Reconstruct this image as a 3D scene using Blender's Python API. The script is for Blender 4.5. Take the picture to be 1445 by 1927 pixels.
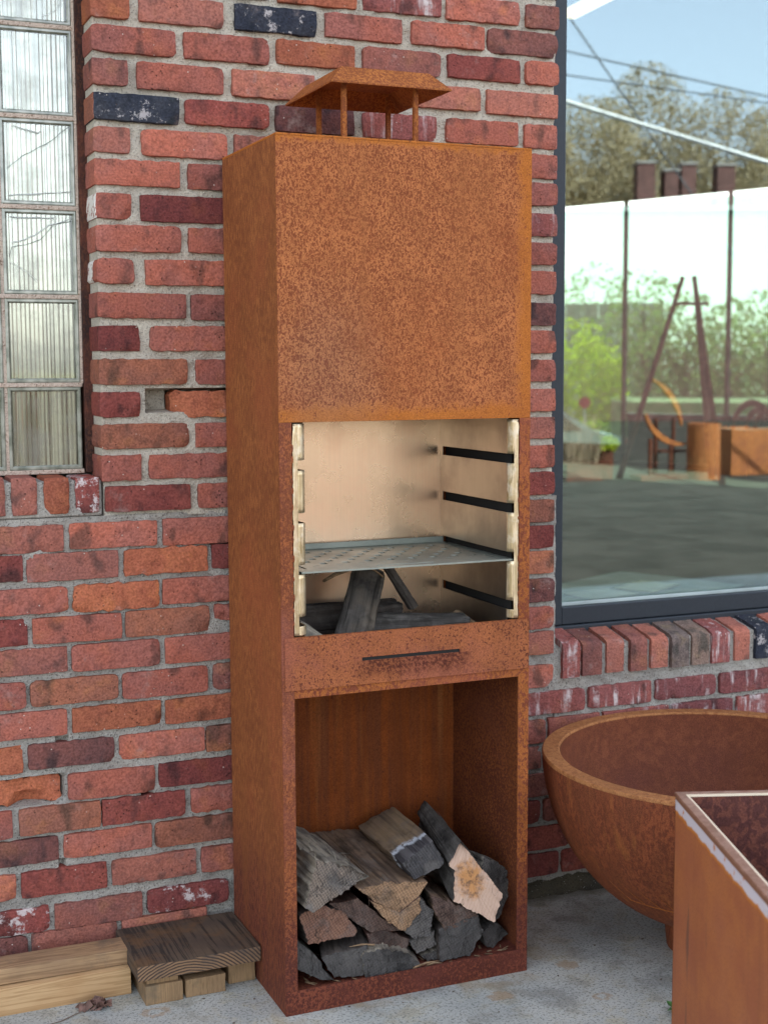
import bpy, bmesh, math, random
import numpy as np
from mathutils import Vector, Matrix, noise

# ------------------------------------------------------------------ camera, sky, sun, exposure
S = bpy.context.scene
COL = S.collection
for o in list(bpy.data.objects):
    bpy.data.objects.remove(o)

cam_data = bpy.data.cameras.new('camera')
cam = bpy.data.objects.new('camera', cam_data)
COL.objects.link(cam)
S.camera = cam
R_ = Vector((0.92083, -0.39005, -0.00447))
U_ = Vector((0.04411, 0.09277, 0.99471))
F_ = R_.cross(-U_).normalized()
F_ = Vector((0.38757, 0.91611, -0.10265))
Mx = Matrix((R_, U_, -F_)).transposed().to_4x4()
Mx.translation = Vector((-0.8609, -2.9241, 1.2971))
cam.matrix_world = Mx
cam_data.sensor_fit = 'VERTICAL'
cam_data.sensor_height = 36.0
cam_data.lens = 49.02
cam_data.clip_start = 0.05
cam_data.clip_end = 2000
cam_data.dof.use_dof = True
cam_data.dof.focus_distance = 2.85
cam_data.dof.aperture_fstop = 5.0

SUN_AZ, SUN_EL = math.radians(18), math.radians(47)     # azimuth measured from +y towards +x
W = bpy.data.worlds.new('World')
S.world = W
W.use_nodes = True
wn = W.node_tree
for n in list(wn.nodes):
    wn.nodes.remove(n)
sky = wn.nodes.new('ShaderNodeTexSky')
sky.sky_type = 'NISHITA'
sky.sun_disc = False
sky.sun_elevation = SUN_EL
sky.sun_rotation = SUN_AZ
sky.air_density = 1.0
sky.dust_density = 2.0
sky.ozone_density = 1.0
hs = wn.nodes.new('ShaderNodeHueSaturation')
hs.inputs['Saturation'].default_value = 0.42
bg = wn.nodes.new('ShaderNodeBackground')
bg.inputs['Strength'].default_value = 0.15
wo = wn.nodes.new('ShaderNodeOutputWorld')
wn.links.new(sky.outputs[0], hs.inputs['Color'])
wn.links.new(hs.outputs[0], bg.inputs['Color'])
wn.links.new(bg.outputs[0], wo.inputs['Surface'])

sun_d = bpy.data.lights.new('sun', 'SUN')
sun_d.energy = 3.6
sun_d.angle = math.radians(0.53)
sun_d.color = (1.0, 0.93, 0.82)
sun = bpy.data.objects.new('sun', sun_d)
COL.objects.link(sun)
to_sun = Vector((math.sin(SUN_AZ) * math.cos(SUN_EL), math.cos(SUN_AZ) * math.cos(SUN_EL), math.sin(SUN_EL)))
sun.rotation_euler = to_sun.to_track_quat('Z', 'Y').to_euler()
sun.location = (0, 0, 12)

S.view_settings.view_transform = 'Standard'
S.view_settings.look = 'None'
S.view_settings.gamma = 1.0
S.view_settings.use_curve_mapping = False
S.view_settings.exposure = 2.22
S.render.engine = 'CYCLES'
S.cycles.use_denoising = True
try:
    S.cycles.denoiser = 'OPENIMAGEDENOISE'
    S.cycles.denoising_prefilter = 'ACCURATE'
except Exception:
    pass
S.cycles.max_bounces = 8
S.cycles.diffuse_bounces = 4
S.cycles.glossy_bounces = 4
S.cycles.transparent_max_bounces = 12
S.cycles.caustics_reflective = False
S.cycles.caustics_refractive = False
S.cycles.sample_clamp_indirect = 6.0

# ------------------------------------------------------------------ helpers
def tag(o, label=None, cat=None, group=None, kind=None):
    if label: o['label'] = label
    if cat: o['category'] = cat
    if group: o['group'] = group
    if kind: o['kind'] = kind
    return o

def empty(name, loc, label, cat, group=None, rz=0.0):
    o = bpy.data.objects.new(name, None)
    o.empty_display_size = 0.05
    o.location = loc
    o.rotation_euler = (0, 0, rz)
    COL.objects.link(o)
    return tag(o, label, cat, group)

def mesh_obj(name, verts, faces, mat, parent=None, loc=(0, 0, 0), smooth=False, mats=None, midx=None, sharp=None):
    me = bpy.data.meshes.new(name)
    me.from_pydata([tuple(v) for v in verts], [], faces)
    for m in (mats or [mat]):
        me.materials.append(m)
    if midx is not None:
        me.polygons.foreach_set('material_index', midx)
    if smooth:
        me.polygons.foreach_set('use_smooth', [True] * len(me.polygons))
        if sharp:
            me.set_sharp_from_angle(angle=math.radians(sharp))
    me.update()
    o = bpy.data.objects.new(name, me)
    o.location = loc
    COL.objects.link(o)
    if parent:
        o.parent = parent
    return o

def bm_obj(name, bm, mat, parent=None, loc=(0, 0, 0), smooth=False, sharp=35):
    me = bpy.data.meshes.new(name)
    bmesh.ops.recalc_face_normals(bm, faces=bm.faces)
    bm.to_mesh(me)
    bm.free()
    for m in (mat if isinstance(mat, (list, tuple)) else [mat]):
        me.materials.append(m)
    if smooth:
        me.polygons.foreach_set('use_smooth', [True] * len(me.polygons))
        me.set_sharp_from_angle(angle=math.radians(sharp))
    o = bpy.data.objects.new(name, me)
    o.location = loc
    COL.objects.link(o)
    if parent:
        o.parent = parent
    return o

def add_box(bm, lo, hi, bev=0.0, seg=1):
    vs = [bm.verts.new((x, y, z)) for z in (lo[2], hi[2]) for y in (lo[1], hi[1]) for x in (lo[0], hi[0])]
    fs = [(0, 2, 3, 1), (4, 5, 7, 6), (0, 1, 5, 4), (2, 6, 7, 3), (0, 4, 6, 2), (1, 3, 7, 5)]
    faces = [bm.faces.new([vs[i] for i in f]) for f in fs]
    if bev > 0:
        es = set(e for f in faces for e in f.edges)
        bmesh.ops.bevel(bm, geom=list(es), offset=bev, segments=seg, affect='EDGES', profile=0.7)

def box(name, lo, hi, mat, parent=None, bev=0.0, seg=1, org=(0, 0, 0)):
    bm = bmesh.new()
    l = [lo[i] - org[i] for i in range(3)]
    h = [hi[i] - org[i] for i in range(3)]
    add_box(bm, l, h, bev, seg)
    return bm_obj(name, bm, mat, parent)

def add_tube(bm, pts, rad, n=8, cap=True):
    pts = [Vector(p) for p in pts]
    if not isinstance(rad, (list, tuple)):
        rad = [rad] * len(pts)
    rings = []
    up = Vector((0.3, 0.2, 1)).normalized()
    for i, p in enumerate(pts):
        d = (pts[min(i + 1, len(pts) - 1)] - pts[max(i - 1, 0)]).normalized()
        a = d.cross(up)
        if a.length < 1e-3:
            a = d.cross(Vector((1, 0, 0)))
        a.normalize()
        b = d.cross(a)
        rings.append([bm.verts.new(p + (a * math.cos(t) + b * math.sin(t)) * rad[i]) for t in [2 * math.pi * k / n for k in range(n)]])
    for r0, r1 in zip(rings, rings[1:]):
        for k in range(n):
            bm.faces.new((r0[k], r0[(k + 1) % n], r1[(k + 1) % n], r1[k]))
    if cap:
        bm.faces.new(rings[0][::-1])
        bm.faces.new(rings[-1])

def add_lathe(bm, prof, n=64, c=(0, 0, 0)):
    rings = []
    for r, z in prof:
        if r < 1e-5:
            rings.append([bm.verts.new((c[0], c[1], c[2] + z))])
        else:
            rings.append([bm.verts.new((c[0] + r * math.cos(2 * math.pi * k / n), c[1] + r * math.sin(2 * math.pi * k / n), c[2] + z)) for k in range(n)])
    for a, b in zip(rings, rings[1:]):
        if len(a) == 1 and len(b) == 1:
            continue
        for k in range(n):
            k2 = (k + 1) % n
            if len(a) == 1:
                bm.faces.new((a[0], b[k2], b[k]))
            elif len(b) == 1:
                bm.faces.new((a[k], a[k2], b[0]))
            else:
                bm.faces.new((a[k], a[k2], b[k2], b[k]))

def nz(x, y, z=0.0):
    return noise.noise(Vector((x, y, z)))

# ------------------------------------------------------------------ materials
class NT:
    def __init__(self, name):
        self.m = bpy.data.materials.new(name)
        self.m.use_nodes = True
        self.t = self.m.node_tree
        self.b = self.t.nodes['Principled BSDF']
        self.out = self.t.nodes['Material Output']
        self.tc = self.t.nodes.new('ShaderNodeTexCoord')
    def put(self, sock, v):
        if hasattr(v, 'is_output') or isinstance(v, bpy.types.NodeSocket):
            self.t.links.new(v, sock)
        elif isinstance(v, (tuple, list)) and len(v) == 3 and sock.type == 'RGBA':
            sock.default_value = (*v, 1.0)
        else:
            sock.default_value = v
    def co(self, scale=(1, 1, 1), loc=(0, 0, 0), src='Object', rot=(0, 0, 0)):
        mp = self.t.nodes.new('ShaderNodeMapping')
        mp.inputs['Scale'].default_value = scale
        mp.inputs['Location'].default_value = loc
        mp.inputs['Rotation'].default_value = rot
        self.t.links.new(self.tc.outputs[src], mp.inputs['Vector'])
        return mp.outputs[0]
    def xyz(self):
        s = self.t.nodes.new('ShaderNodeSeparateXYZ')
        self.t.links.new(self.tc.outputs['Object'], s.inputs[0])
        return s.outputs
    def noise(self, vec, scale, detail=3, rough=0.55, dist=0.0, col=False):
        n = self.t.nodes.new('ShaderNodeTexNoise')
        n.inputs['Scale'].default_value = scale
        n.inputs['Detail'].default_value = detail
        n.inputs['Roughness'].default_value = rough
        n.inputs['Distortion'].default_value = dist
        self.t.links.new(vec, n.inputs['Vector'])
        return n.outputs['Color' if col else 'Fac']
    def vor(self, vec, scale, feat='F1', out='Distance'):
        n = self.t.nodes.new('ShaderNodeTexVoronoi')
        n.feature = feat
        n.inputs['Scale'].default_value = scale
        self.t.links.new(vec, n.inputs['Vector'])
        return n.outputs[out]
    def ramp(self, v, a, b, lo=0.0, hi=1.0, smooth=True):
        n = self.t.nodes.new('ShaderNodeMapRange')
        n.interpolation_type = 'SMOOTHSTEP' if smooth else 'LINEAR'
        self.put(n.inputs['Value'], v)
        n.inputs['From Min'].default_value = a
        n.inputs['From Max'].default_value = b
        n.inputs['To Min'].default_value = lo
        n.inputs['To Max'].default_value = hi
        return n.outputs['Result']
    def math(self, op, a, b=0.0, c=None):
        n = self.t.nodes.new('ShaderNodeMath')
        n.operation = op
        self.put(n.inputs[0], a)
        self.put(n.inputs[1], b)
        if c is not None:
            self.put(n.inputs[2], c)
        return n.outputs[0]
    def mix(self, f, a, b, mode='MIX'):
        n = self.t.nodes.new('ShaderNodeMix')
        n.data_type = 'RGBA'
        n.blend_type = mode
        self.put(n.inputs['Factor'], f)
        self.put(n.inputs[6], a)
        self.put(n.inputs[7], b)
        return n.outputs[2]
    def rand(self):
        n = self.t.nodes.new('ShaderNodeObjectInfo')
        return n.outputs['Random']
    def shift(self, vec, amount=37.0):
        n = self.t.nodes.new('ShaderNodeVectorMath')
        n.operation = 'ADD'
        c = self.t.nodes.new('ShaderNodeCombineXYZ')
        r = self.math('MULTIPLY', self.rand(), amount)
        for i in range(3):
            self.t.links.new(r, c.inputs[i])
        self.t.links.new(vec, n.inputs[0])
        self.t.links.new(c.outputs[0], n.inputs[1])
        return n.outputs[0]
    def bump(self, h, strength=0.3, dist=0.002, prev=None):
        n = self.t.nodes.new('ShaderNodeBump')
        n.inputs['Strength'].default_value = strength
        n.inputs['Distance'].default_value = dist
        self.put(n.inputs['Height'], h)
        if prev is not None:
            self.t.links.new(prev, n.inputs['Normal'])
        return n.outputs[0]
    def done(self, col=None, rough=None, metal=None, normal=None, spec=None, **kw):
        if col is not None: self.put(self.b.inputs['Base Color'], col)
        if rough is not None: self.put(self.b.inputs['Roughness'], rough)
        if metal is not None: self.put(self.b.inputs['Metallic'], metal)
        if spec is not None: self.b.inputs['Specular IOR Level'].default_value = spec
        if normal is not None: self.t.links.new(normal, self.b.inputs['Normal'])
        for k, v in kw.items():
            self.put(self.b.inputs[k], v)
        return self.m

def plain(name, col, rough=0.6, metal=0.0, spec=0.5, var=0.15, scale=8):
    n = NT(name)
    f = n.noise(n.co(), scale, 4)
    c = n.mix(n.ramp(f, 0.3, 0.7), tuple(x * (1 - var) for x in col), tuple(min(1, x * (1 + var)) for x in col))
    return n.done(c, rough, metal, spec=spec)

def mat_brick(name, base, second, dark, white=0.0, rough=0.85, wspots=0.02, streaks=False, facing_dark=None):
    n = NT(name)
    v = n.shift(n.co())
    big = n.noise(v, 9, 3, 0.6)
    mid = n.noise(v, 38, 4, 0.65)
    fine = n.noise(v, 210, 3, 0.6)
    c = n.mix(n.ramp(big, 0.36, 0.66), base, second)
    c = n.mix(n.math('MULTIPLY', n.ramp(mid, 0.50, 0.70), 0.55), c, dark)
    kiln = n.noise(n.shift(n.co((1, 1, 0.6)), 71), 24, 2, 0.45)
    c = n.mix(n.math('MULTIPLY', n.ramp(kiln, 0.56, 0.72), 0.75), c, tuple(0.55 * q for q in dark[:1]) + tuple(0.75 * q for q in dark[1:]))
    fl = n.noise(n.shift(n.co(), 53), 12, 3, 0.6)
    c = n.mix(n.math('MULTIPLY', n.ramp(fl, 0.56, 0.74), 0.6), c, (min(1, base[0] * 1.25), base[1] * 1.35, base[2] * 0.95))
    # each brick its own tone
    r = n.rand()
    c = n.mix(1.0, c, n.mix(r, (0.74, 0.74, 0.78), (1.16, 1.13, 1.06)), 'MULTIPLY')
    g = n.ramp(fine, 0.25, 0.75, 0.68, 1.28)
    gm = n.t.nodes.new('ShaderNodeCombineXYZ')
    for i in range(3): n.t.links.new(g, gm.inputs[i])
    c = n.mix(1.0, c, gm.outputs[0], 'MULTIPLY')
    # pits
    pit = n.vor(v, 95)
    pitm = n.math('MULTIPLY', n.ramp(pit, 0.10, 0.20, 1, 0), n.ramp(n.noise(v, 30, 2), 0.5, 0.62))
    c = n.mix(n.math('MULTIPLY', pitm, 0.7), c, (0.05, 0.03, 0.025))
    # lime specks and bloom
    sp = n.vor(v, 70)
    spm = n.math('MULTIPLY', n.ramp(sp, 0.06, 0.13, 1, 0), n.ramp(n.noise(v, 17, 2), 0.55, 0.63))
    c = n.mix(n.math('MULTIPLY', spm, 0.85), c, (0.62, 0.55, 0.48))
    bloom = n.ramp(n.noise(v, 14, 5, 0.7), 0.58, 0.80)
    c = n.mix(n.math('MULTIPLY', bloom, 0.36 + wspots), c, (0.48, 0.38, 0.34))
    if white > 0:
        if streaks:
            w = n.noise(n.shift(n.co((1, 1, 0.12))), 48, 3, 0.6)
            w2 = n.noise(v, 16, 4, 0.7)
            m = n.math('MULTIPLY', n.ramp(w, 0.50, 0.66), n.ramp(w2, 0.40, 0.62))
        else:
            w = n.noise(v, 26, 6, 0.75)
            m = n.ramp(w, 0.56 - white * 0.1, 0.62 - white * 0.05)
        c = n.mix(n.math('MULTIPLY', m, min(0.9, 0.5 + white)), c, (0.66, 0.60, 0.58))
    h = n.math('ADD', n.math('MULTIPLY', fine, 0.5), n.math('MULTIPLY', mid, 0.9))
    h = n.math('SUBTRACT', h, n.math('MULTIPLY', pitm, 0.5))
    return n.done(c, rough, normal=n.bump(h, 1.0, 0.0042), spec=0.08)

BR = {
    'R': mat_brick('brick_red', (0.40, 0.128, 0.088), (0.345, 0.128, 0.102), (0.20, 0.074, 0.062)),
    'P': mat_brick('brick_plum', (0.31, 0.125, 0.100), (0.37, 0.135, 0.098), (0.18, 0.078, 0.070), wspots=0.2),
    'D': mat_brick('brick_maroon', (0.225, 0.062, 0.054), (0.27, 0.078, 0.062), (0.12, 0.042, 0.042)),
    'O': mat_brick('brick_orange', (0.45, 0.150, 0.078), (0.39, 0.125, 0.072), (0.24, 0.07, 0.045)),
    'B': mat_brick('brick_black', (0.036, 0.042, 0.060), (0.055, 0.058, 0.070), (0.02, 0.02, 0.028), white=0.05),
    'K': mat_brick('brick_charcoal_red', (0.22, 0.088, 0.074), (0.16, 0.072, 0.066), (0.075, 0.045, 0.048), wspots=0.15),
    'N': mat_brick('brick_tan_brown', (0.36, 0.135, 0.082), (0.29, 0.120, 0.085), (0.17, 0.075, 0.055)),
    'W': mat_brick('brick_limed', (0.28, 0.092, 0.080), (0.24, 0.088, 0.085), (0.13, 0.05, 0.05), white=0.35, streaks=True),
    'S': mat_brick('brick_splashed', (0.27, 0.075, 0.065), (0.23, 0.07, 0.065), (0.13, 0.04, 0.04), white=0.3),
    'G': mat_brick('brick_grey', (0.24, 0.165, 0.135), (0.20, 0.155, 0.135), (0.11, 0.08, 0.07), white=0.0),
}

def mat_paint():
    n = NT('old_white_paint')
    v = n.shift(n.co())
    f = n.noise(v, 60, 5, 0.7)
    c = n.mix(n.ramp(f, 0.40, 0.46), (0.30, 0.09, 0.065), (0.72, 0.68, 0.62))
    return n.done(c, 0.7, normal=n.bump(f, 0.5, 0.002))
M_paint = mat_paint()

def mat_mortar(name, a, b, dark):
    n = NT(name)
    v = n.co()
    f = n.noise(v, 6, 4, 0.6)
    g = n.noise(v, 240, 3, 0.7)
    k = n.noise(v, 60, 4, 0.7)
    c = n.mix(n.ramp(f, 0.35, 0.65), a, b)
    c = n.mix(n.ramp(g, 0.53, 0.68), c, dark)
    gr = n.vor(v, 210, out='Distance')
    c = n.mix(n.math('MULTIPLY', n.ramp(gr, 0.10, 0.22, 1, 0), n.ramp(n.noise(v, 90, 2), 0.52, 0.6)), c, (0.72, 0.68, 0.62))
    c = n.mix(n.math('MULTIPLY', n.ramp(k, 0.58, 0.75), 0.5), c, dark)
    h = n.math('ADD', n.math('MULTIPLY', g, 0.7), k)
    return n.done(c, 0.95, normal=n.bump(h, 1.0, 0.006), spec=0.15)
M_mortar = mat_mortar('mortar_sandy', (0.66, 0.60, 0.49), (0.54, 0.49, 0.405), (0.28, 0.25, 0.205))
M_mortar2 = mat_mortar('mortar_grey', (0.47, 0.44, 0.385), (0.35, 0.33, 0.295), (0.12, 0.113, 0.105))
M_grout = mat_mortar('grout_pinkish', (0.68, 0.54, 0.43), (0.56, 0.45, 0.37), (0.28, 0.17, 0.12))

def mat_concrete(name='pavement_concrete'):
    n = NT(name)
    v = n.co()
    a = n.noise(v, 2.2, 5, 0.65)
    b = n.noise(v, 14, 5, 0.7)
    g = n.noise(v, 170, 4, 0.75)
    c = n.mix(n.ramp(a, 0.35, 0.65), (0.34, 0.355, 0.33), (0.50, 0.50, 0.45))
    c = n.mix(n.math('MULTIPLY', n.ramp(b, 0.46, 0.66), 0.75), c, (0.45, 0.405, 0.28))
    c = n.mix(n.math('MULTIPLY', n.ramp(n.noise(v, 7, 6, 0.7), 0.48, 0.64), 0.65), c, (0.23, 0.24, 0.235))
    c = n.mix(n.math('MULTIPLY', n.ramp(g, 0.50, 0.62), 0.75), c, (0.105, 0.11, 0.105))
    c = n.mix(n.math('MULTIPLY', n.ramp(g, 0.40, 0.30), 0.5), c, (0.52, 0.52, 0.50))
    x, y, z = n.xyz()
    # rust rings and drips left by the steel
    for (cx, cy, rx, ry, ring) in ((-0.236, -0.247, 0.030, 0.022, True), (0.645, -0.384, 0.026, 0.022, False), (0.632, -0.545, 0.022, 0.017, True), (0.44, -0.46, 0.030, 0.02, False)):
        dx = n.math('DIVIDE', n.math('SUBTRACT', x, cx), rx)
        dy = n.math('DIVIDE', n.math('SUBTRACT', y, cy), ry)
        d = n.math('SQRT', n.math('ADD', n.math('MULTIPLY', dx, dx), n.math('MULTIPLY', dy, dy)))
        d = n.math('ADD', d, n.math('MULTIPLY', n.math('SUBTRACT', n.noise(v, 60, 5, 0.7), 0.5), 1.9))
        m = n.ramp(d, 0.75, 1.15, 1, 0)
        if ring:
            m = n.math('MULTIPLY', m, n.ramp(d, 0.35, 0.8))
        c = n.mix(n.math('MULTIPLY', m, 0.55), c, (0.34, 0.21, 0.10))
    # mossy dirt where slab meets wall
    dm = n.ramp(n.math('ADD', y, n.math('MULTIPLY', n.math('SUBTRACT', b, 0.5), 0.08)), -0.085, -0.02)
    c = n.mix(n.math('MULTIPLY', dm, 0.8), c, (0.10, 0.085, 0.055))
    # rust bleeding out from under the steel
    rr = n.math('MULTIPLY', n.ramp(n.math('ADD', y, n.math('MULTIPLY', n.math('SUBTRACT', b, 0.5), 0.12)), -0.46, -0.38), n.ramp(n.noise(v, 8, 3), 0.45, 0.6))
    rr = n.math('MULTIPLY', rr, n.math('MULTIPLY', n.ramp(x, -0.1, 0.02), n.ramp(x, 0.75, 0.55)))
    c = n.mix(n.math('MULTIPLY', rr, 0.45), c, (0.33, 0.24, 0.12))
    h = n.math('ADD', n.math('MULTIPLY', g, 0.6), b)
    return n.done(c, 0.9, normal=n.bump(h, 0.5, 0.003), spec=0.25)
M_conc = mat_concrete()

def corten(name, light=(0.40, 0.135, 0.038), dark=(0.17, 0.050, 0.022), scale=150, amt=0.5, zs=0.55, tint=(0.24, 0.075, 0.045),
           tint_amt=0.5, edges=None, streak=0.0, low=None, soft=0.05, rough=0.72, fine=0.35, purple=None, worm=False, drip=None, patch=0.7):
    """weathering steel: orange rust film with a worm-like crust of darker oxide over it"""
    n = NT(name)
    v = n.co((1, 1, zs))
    vv = n.co()
    w = n.noise(v, scale, 1.5, 0.5, 0.6)
    big = n.noise(vv, 3.2, 4, 0.6)
    mid = n.noise(vv, 16, 4, 0.65)
    cov = n.math('ADD', n.math('MULTIPLY', n.math('SUBTRACT', big, 0.5), 0.16 if worm else 0.34), n.math('MULTIPLY', n.math('SUBTRACT', mid, 0.5), 0.16))
    s = n.math('ADD', w, cov)
    if edges:                                  # bare orange bands along some edges of the sheet
        x, y, z = n.xyz()
        wob = n.math('MULTIPLY', n.math('SUBTRACT', n.noise(vv, 26, 4, 0.7), 0.5), 0.05)
        e = None
        for axis, p0, p1 in edges:
            q = n.ramp(n.math('ADD', (x, y, z)[axis], wob), p0, p1)
            e = q if e is None else n.math('MAXIMUM', e, q)
        s = n.math('SUBTRACT', s, n.math('MULTIPLY', e, 0.28))
    if worm:
        wm = n.math('ABSOLUTE', n.math('SUBTRACT', w, 0.5))
        s = n.math('ADD', n.math('ADD', n.math('MULTIPLY', wm, 2.2), 0.36), n.math('MULTIPLY', cov, 0.8))
        if edges: s = n.math('SUBTRACT', s, n.math('MULTIPLY', e, 0.28))
    crust = n.ramp(s, 0.5 - soft + (0.5 - amt) * 0.4, 0.5 + soft + (0.5 - amt) * 0.4)
    c = n.mix(n.ramp(mid, 0.3, 0.7), light, tuple(q * 0.80 for q in light))
    if edges:
        c = n.mix(n.math('MULTIPLY', e, 0.8), c, (0.43, 0.135, 0.022))
    c = n.mix(crust, c, dark)
    c = n.mix(n.math('MULTIPLY', n.ramp(n.noise(vv, 5, 4, 0.6), 0.45, 0.68), tint_amt), c, tint)
    if streak:
        st = n.noise(n.co((1, 1, 0.035)), 55, 4, 0.65)
        c = n.mix(n.math('MULTIPLY', n.ramp(st, 0.40, 0.62), streak), c, (0.13, 0.045, 0.022))
        st2 = n.noise(n.co((1, 1, 0.03), (3, 1, 7)), 30, 3, 0.6)
        c = n.mix(n.math('MULTIPLY', n.ramp(st2, 0.55, 0.7), streak * 0.8), c, (0.42, 0.155, 0.04))
    if low:                                    # darker red oxide where splashed water keeps it wet
        z = n.xyz()[2]
        zz = n.math('ADD', z, n.math('MULTIPLY', n.math('SUBTRACT', mid, 0.5), 0.12))
        c = n.mix(n.ramp(zz, low[0], low[1], 0.8, 0), c, n.mix(crust, (0.145, 0.042, 0.028), (0.075, 0.024, 0.022)))
    if purple:                                 # bluish brown bloom patch
        x, y, z = n.xyz()
        dx = n.math('DIVIDE', n.math('SUBTRACT', x, purple[0]), purple[2])
        dz = n.math('DIVIDE', n.math('SUBTRACT', z, purple[1]), purple[3])
        d = n.math('SQRT', n.math('ADD', n.math('MULTIPLY', dx, dx), n.math('MULTIPLY', dz, dz)))
        d = n.math('ADD', d, n.math('MULTIPLY', n.math('SUBTRACT', mid, 0.5), 0.9))
        c = n.mix(n.ramp(d, 0.2, 1.2, patch, 0), c, n.mix(crust, (0.30, 0.15, 0.085), (0.17, 0.072, 0.048)))
    if drip:                                   # dark red oxide that has run down below an opening
        x, y, z = n.xyz()
        dx = n.ramp(n.math('ABSOLUTE', n.math('SUBTRACT', x, drip[0])), drip[1] * 1.15, drip[1] * 0.75)
        sw = n.math('ADD', z, n.math('MULTIPLY', n.math('SUBTRACT', n.noise(n.co((1, 1, 0.2)), 60, 3), 0.5), 0.05))
        dz = n.math('MULTIPLY', n.ramp(sw, drip[2], drip[3]), n.ramp(z, drip[4] + 0.001, drip[4]))
        dots = n.ramp(n.noise(vv, 150, 3, 0.6), 0.44, 0.56)
        c = n.mix(n.math('MULTIPLY', n.math('MULTIPLY', dx, dz), n.math('ADD', n.math('MULTIPLY', dots, 0.6), 0.3)), c, (0.075, 0.020, 0.014))
    g = n.noise(vv, 420, 3, 0.6)
    gm = n.t.nodes.new('ShaderNodeCombineXYZ')
    gr = n.ramp(g, 0.25, 0.75, 1 - fine, 1 + fine * 0.6)
    for i in range(3): n.t.links.new(gr, gm.inputs[i])
    c = n.mix(1.0, c, gm.outputs[0], 'MULTIPLY')
    h = n.math('ADD', n.math('MULTIPLY', g, 0.5), n.math('MULTIPLY', w, 0.5))
    rn = n.noise(n.co((1, 1, 0.05), (2, 5, 1)), 18, 4, 0.6)
    c = n.mix(n.math('MULTIPLY', n.ramp(rn, 0.50, 0.72), 0.40), c, tuple(q * 0.62 for q in light))
    return n.done(c, rough, normal=n.bump(h, 0.5, 0.0014), spec=0.10)

# ------------------------------------------------------------------ the setting
box('pavement', (-14, -3.9, -0.15), (16, 0.35, 0.0), M_conc)['kind'] = 'structure'
M_asph = plain('asphalt', (0.085, 0.082, 0.078), 0.9, var=0.3, scale=30)
M_lot = plain('sunlit_lot', (0.062, 0.052, 0.042), 0.95, var=0.25, scale=3, spec=0.02)
box('parking_lot', (-70, -160, -0.5), (90, -3.9, -0.13), M_lot)['kind'] = 'structure'
M_earth = plain('earth', (0.16, 0.17, 0.08), 0.95, var=0.25, scale=0.6)
box('ground', (-700, -700, -3.0), (700, 700, -0.93), M_earth)['kind'] = 'structure'

def mortar_grid(name, x0, x1, z0, z1, mat, parent, y=0.0115, step=0.0058, holes=(), back=0.10, seed=0.0):
    nx = max(2, int((x1 - x0) / step)); nzn = max(2, int((z1 - z0) / step))
    V = []
    for j in range(nzn + 1):
        zz = z0 + (z1 - z0) * j / nzn
        for i in range(nx + 1):
            xx = x0 + (x1 - x0) * i / nx
            d = y + 0.0058 * nz(xx * 26 + seed, zz * 40) + 0.0032 * nz(xx * 110, zz * 110 + seed) + 0.003 * nz(xx * 6, zz * 6, 3 + seed)
            for (hx, hz, rx, rz, dp) in holes:
                q = ((xx - hx) / rx) ** 8 + ((zz - hz) / rz) ** 8
                if q < 1.6:
                    d += dp * max(0, min(1, (1.35 - q) * 2.2))
            V.append((xx, d, zz))
    F = []
    w = nx + 1
    for j in range(nzn):
        for i in range(nx):
            a = j * w + i
            F.append((a, a + 1, a + 1 + w, a + w))
    # close it into a body
    k = len(V)
    V += [(x0, back, z0), (x1, back, z0), (x1, back, z1), (x0, back, z1)]
    F.append((k, k + 3, k + 2, k + 1))
    F.append([i for i in range(nx, -1, -1)] + [k, k + 1])
    top = nzn * w
    F.append([top + i for i in range(nx + 1)] + [k + 2, k + 3])
    F.append([j * w for j in range(nzn + 1)] + [k + 3, k])
    F.append([j * w + nx for j in range(nzn, -1, -1)] + [k + 1, k + 2])
    return mesh_obj(name, V, F, mat, parent, smooth=True, sharp=60)

wall = empty('brick_wall', (0, 0, 0), 'old red brick shopfront wall with worn mortar behind the rusty stove', 'wall')
HOLES = [(-0.130, 1.2300, 0.034, 0.024, 0.065), (-0.03, 1.2300, 0.075, 0.024, 0.05), (-0.453, 0.4125, 0.088, 0.0275, 0.06), (0.013, 0.803, 0.03, 0.014, 0.03), (0.0, 0.868, 0.018, 0.006, 0.02), (0.0, 0.923, 0.03, 0.006, 0.02),
         (-0.365, 0.515, 0.012, 0.007, 0.02), (-0.185, 0.365, 0.01, 0.016, 0.022), (-0.37, 0.235, 0.008, 0.02, 0.02), (0.905, 0.60, 0.0, 0.0, 0)]
HOLES = HOLES[:-1]
mortar_grid('mortar', -0.262, 0.8195, 0.984, 2.36, M_mortar, wall, holes=HOLES, back=0.30)
mortar_grid('mortar', -0.78, 1.95, 0.0, 0.989, M_mortar2, wall, holes=HOLES, seed=9.0, back=0.10) if False else None
mortar_grid('mortar', -0.78, 0.832, -0.05, 0.989, M_mortar2, wall, y=0.0100, holes=HOLES, seed=9.0, back=0.30)
mortar_grid('mortar', 0.8325, 1.95, -0.05, 0.612, M_mortar2, wall, y=0.0110, seed=5.0, back=0.30)

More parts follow.
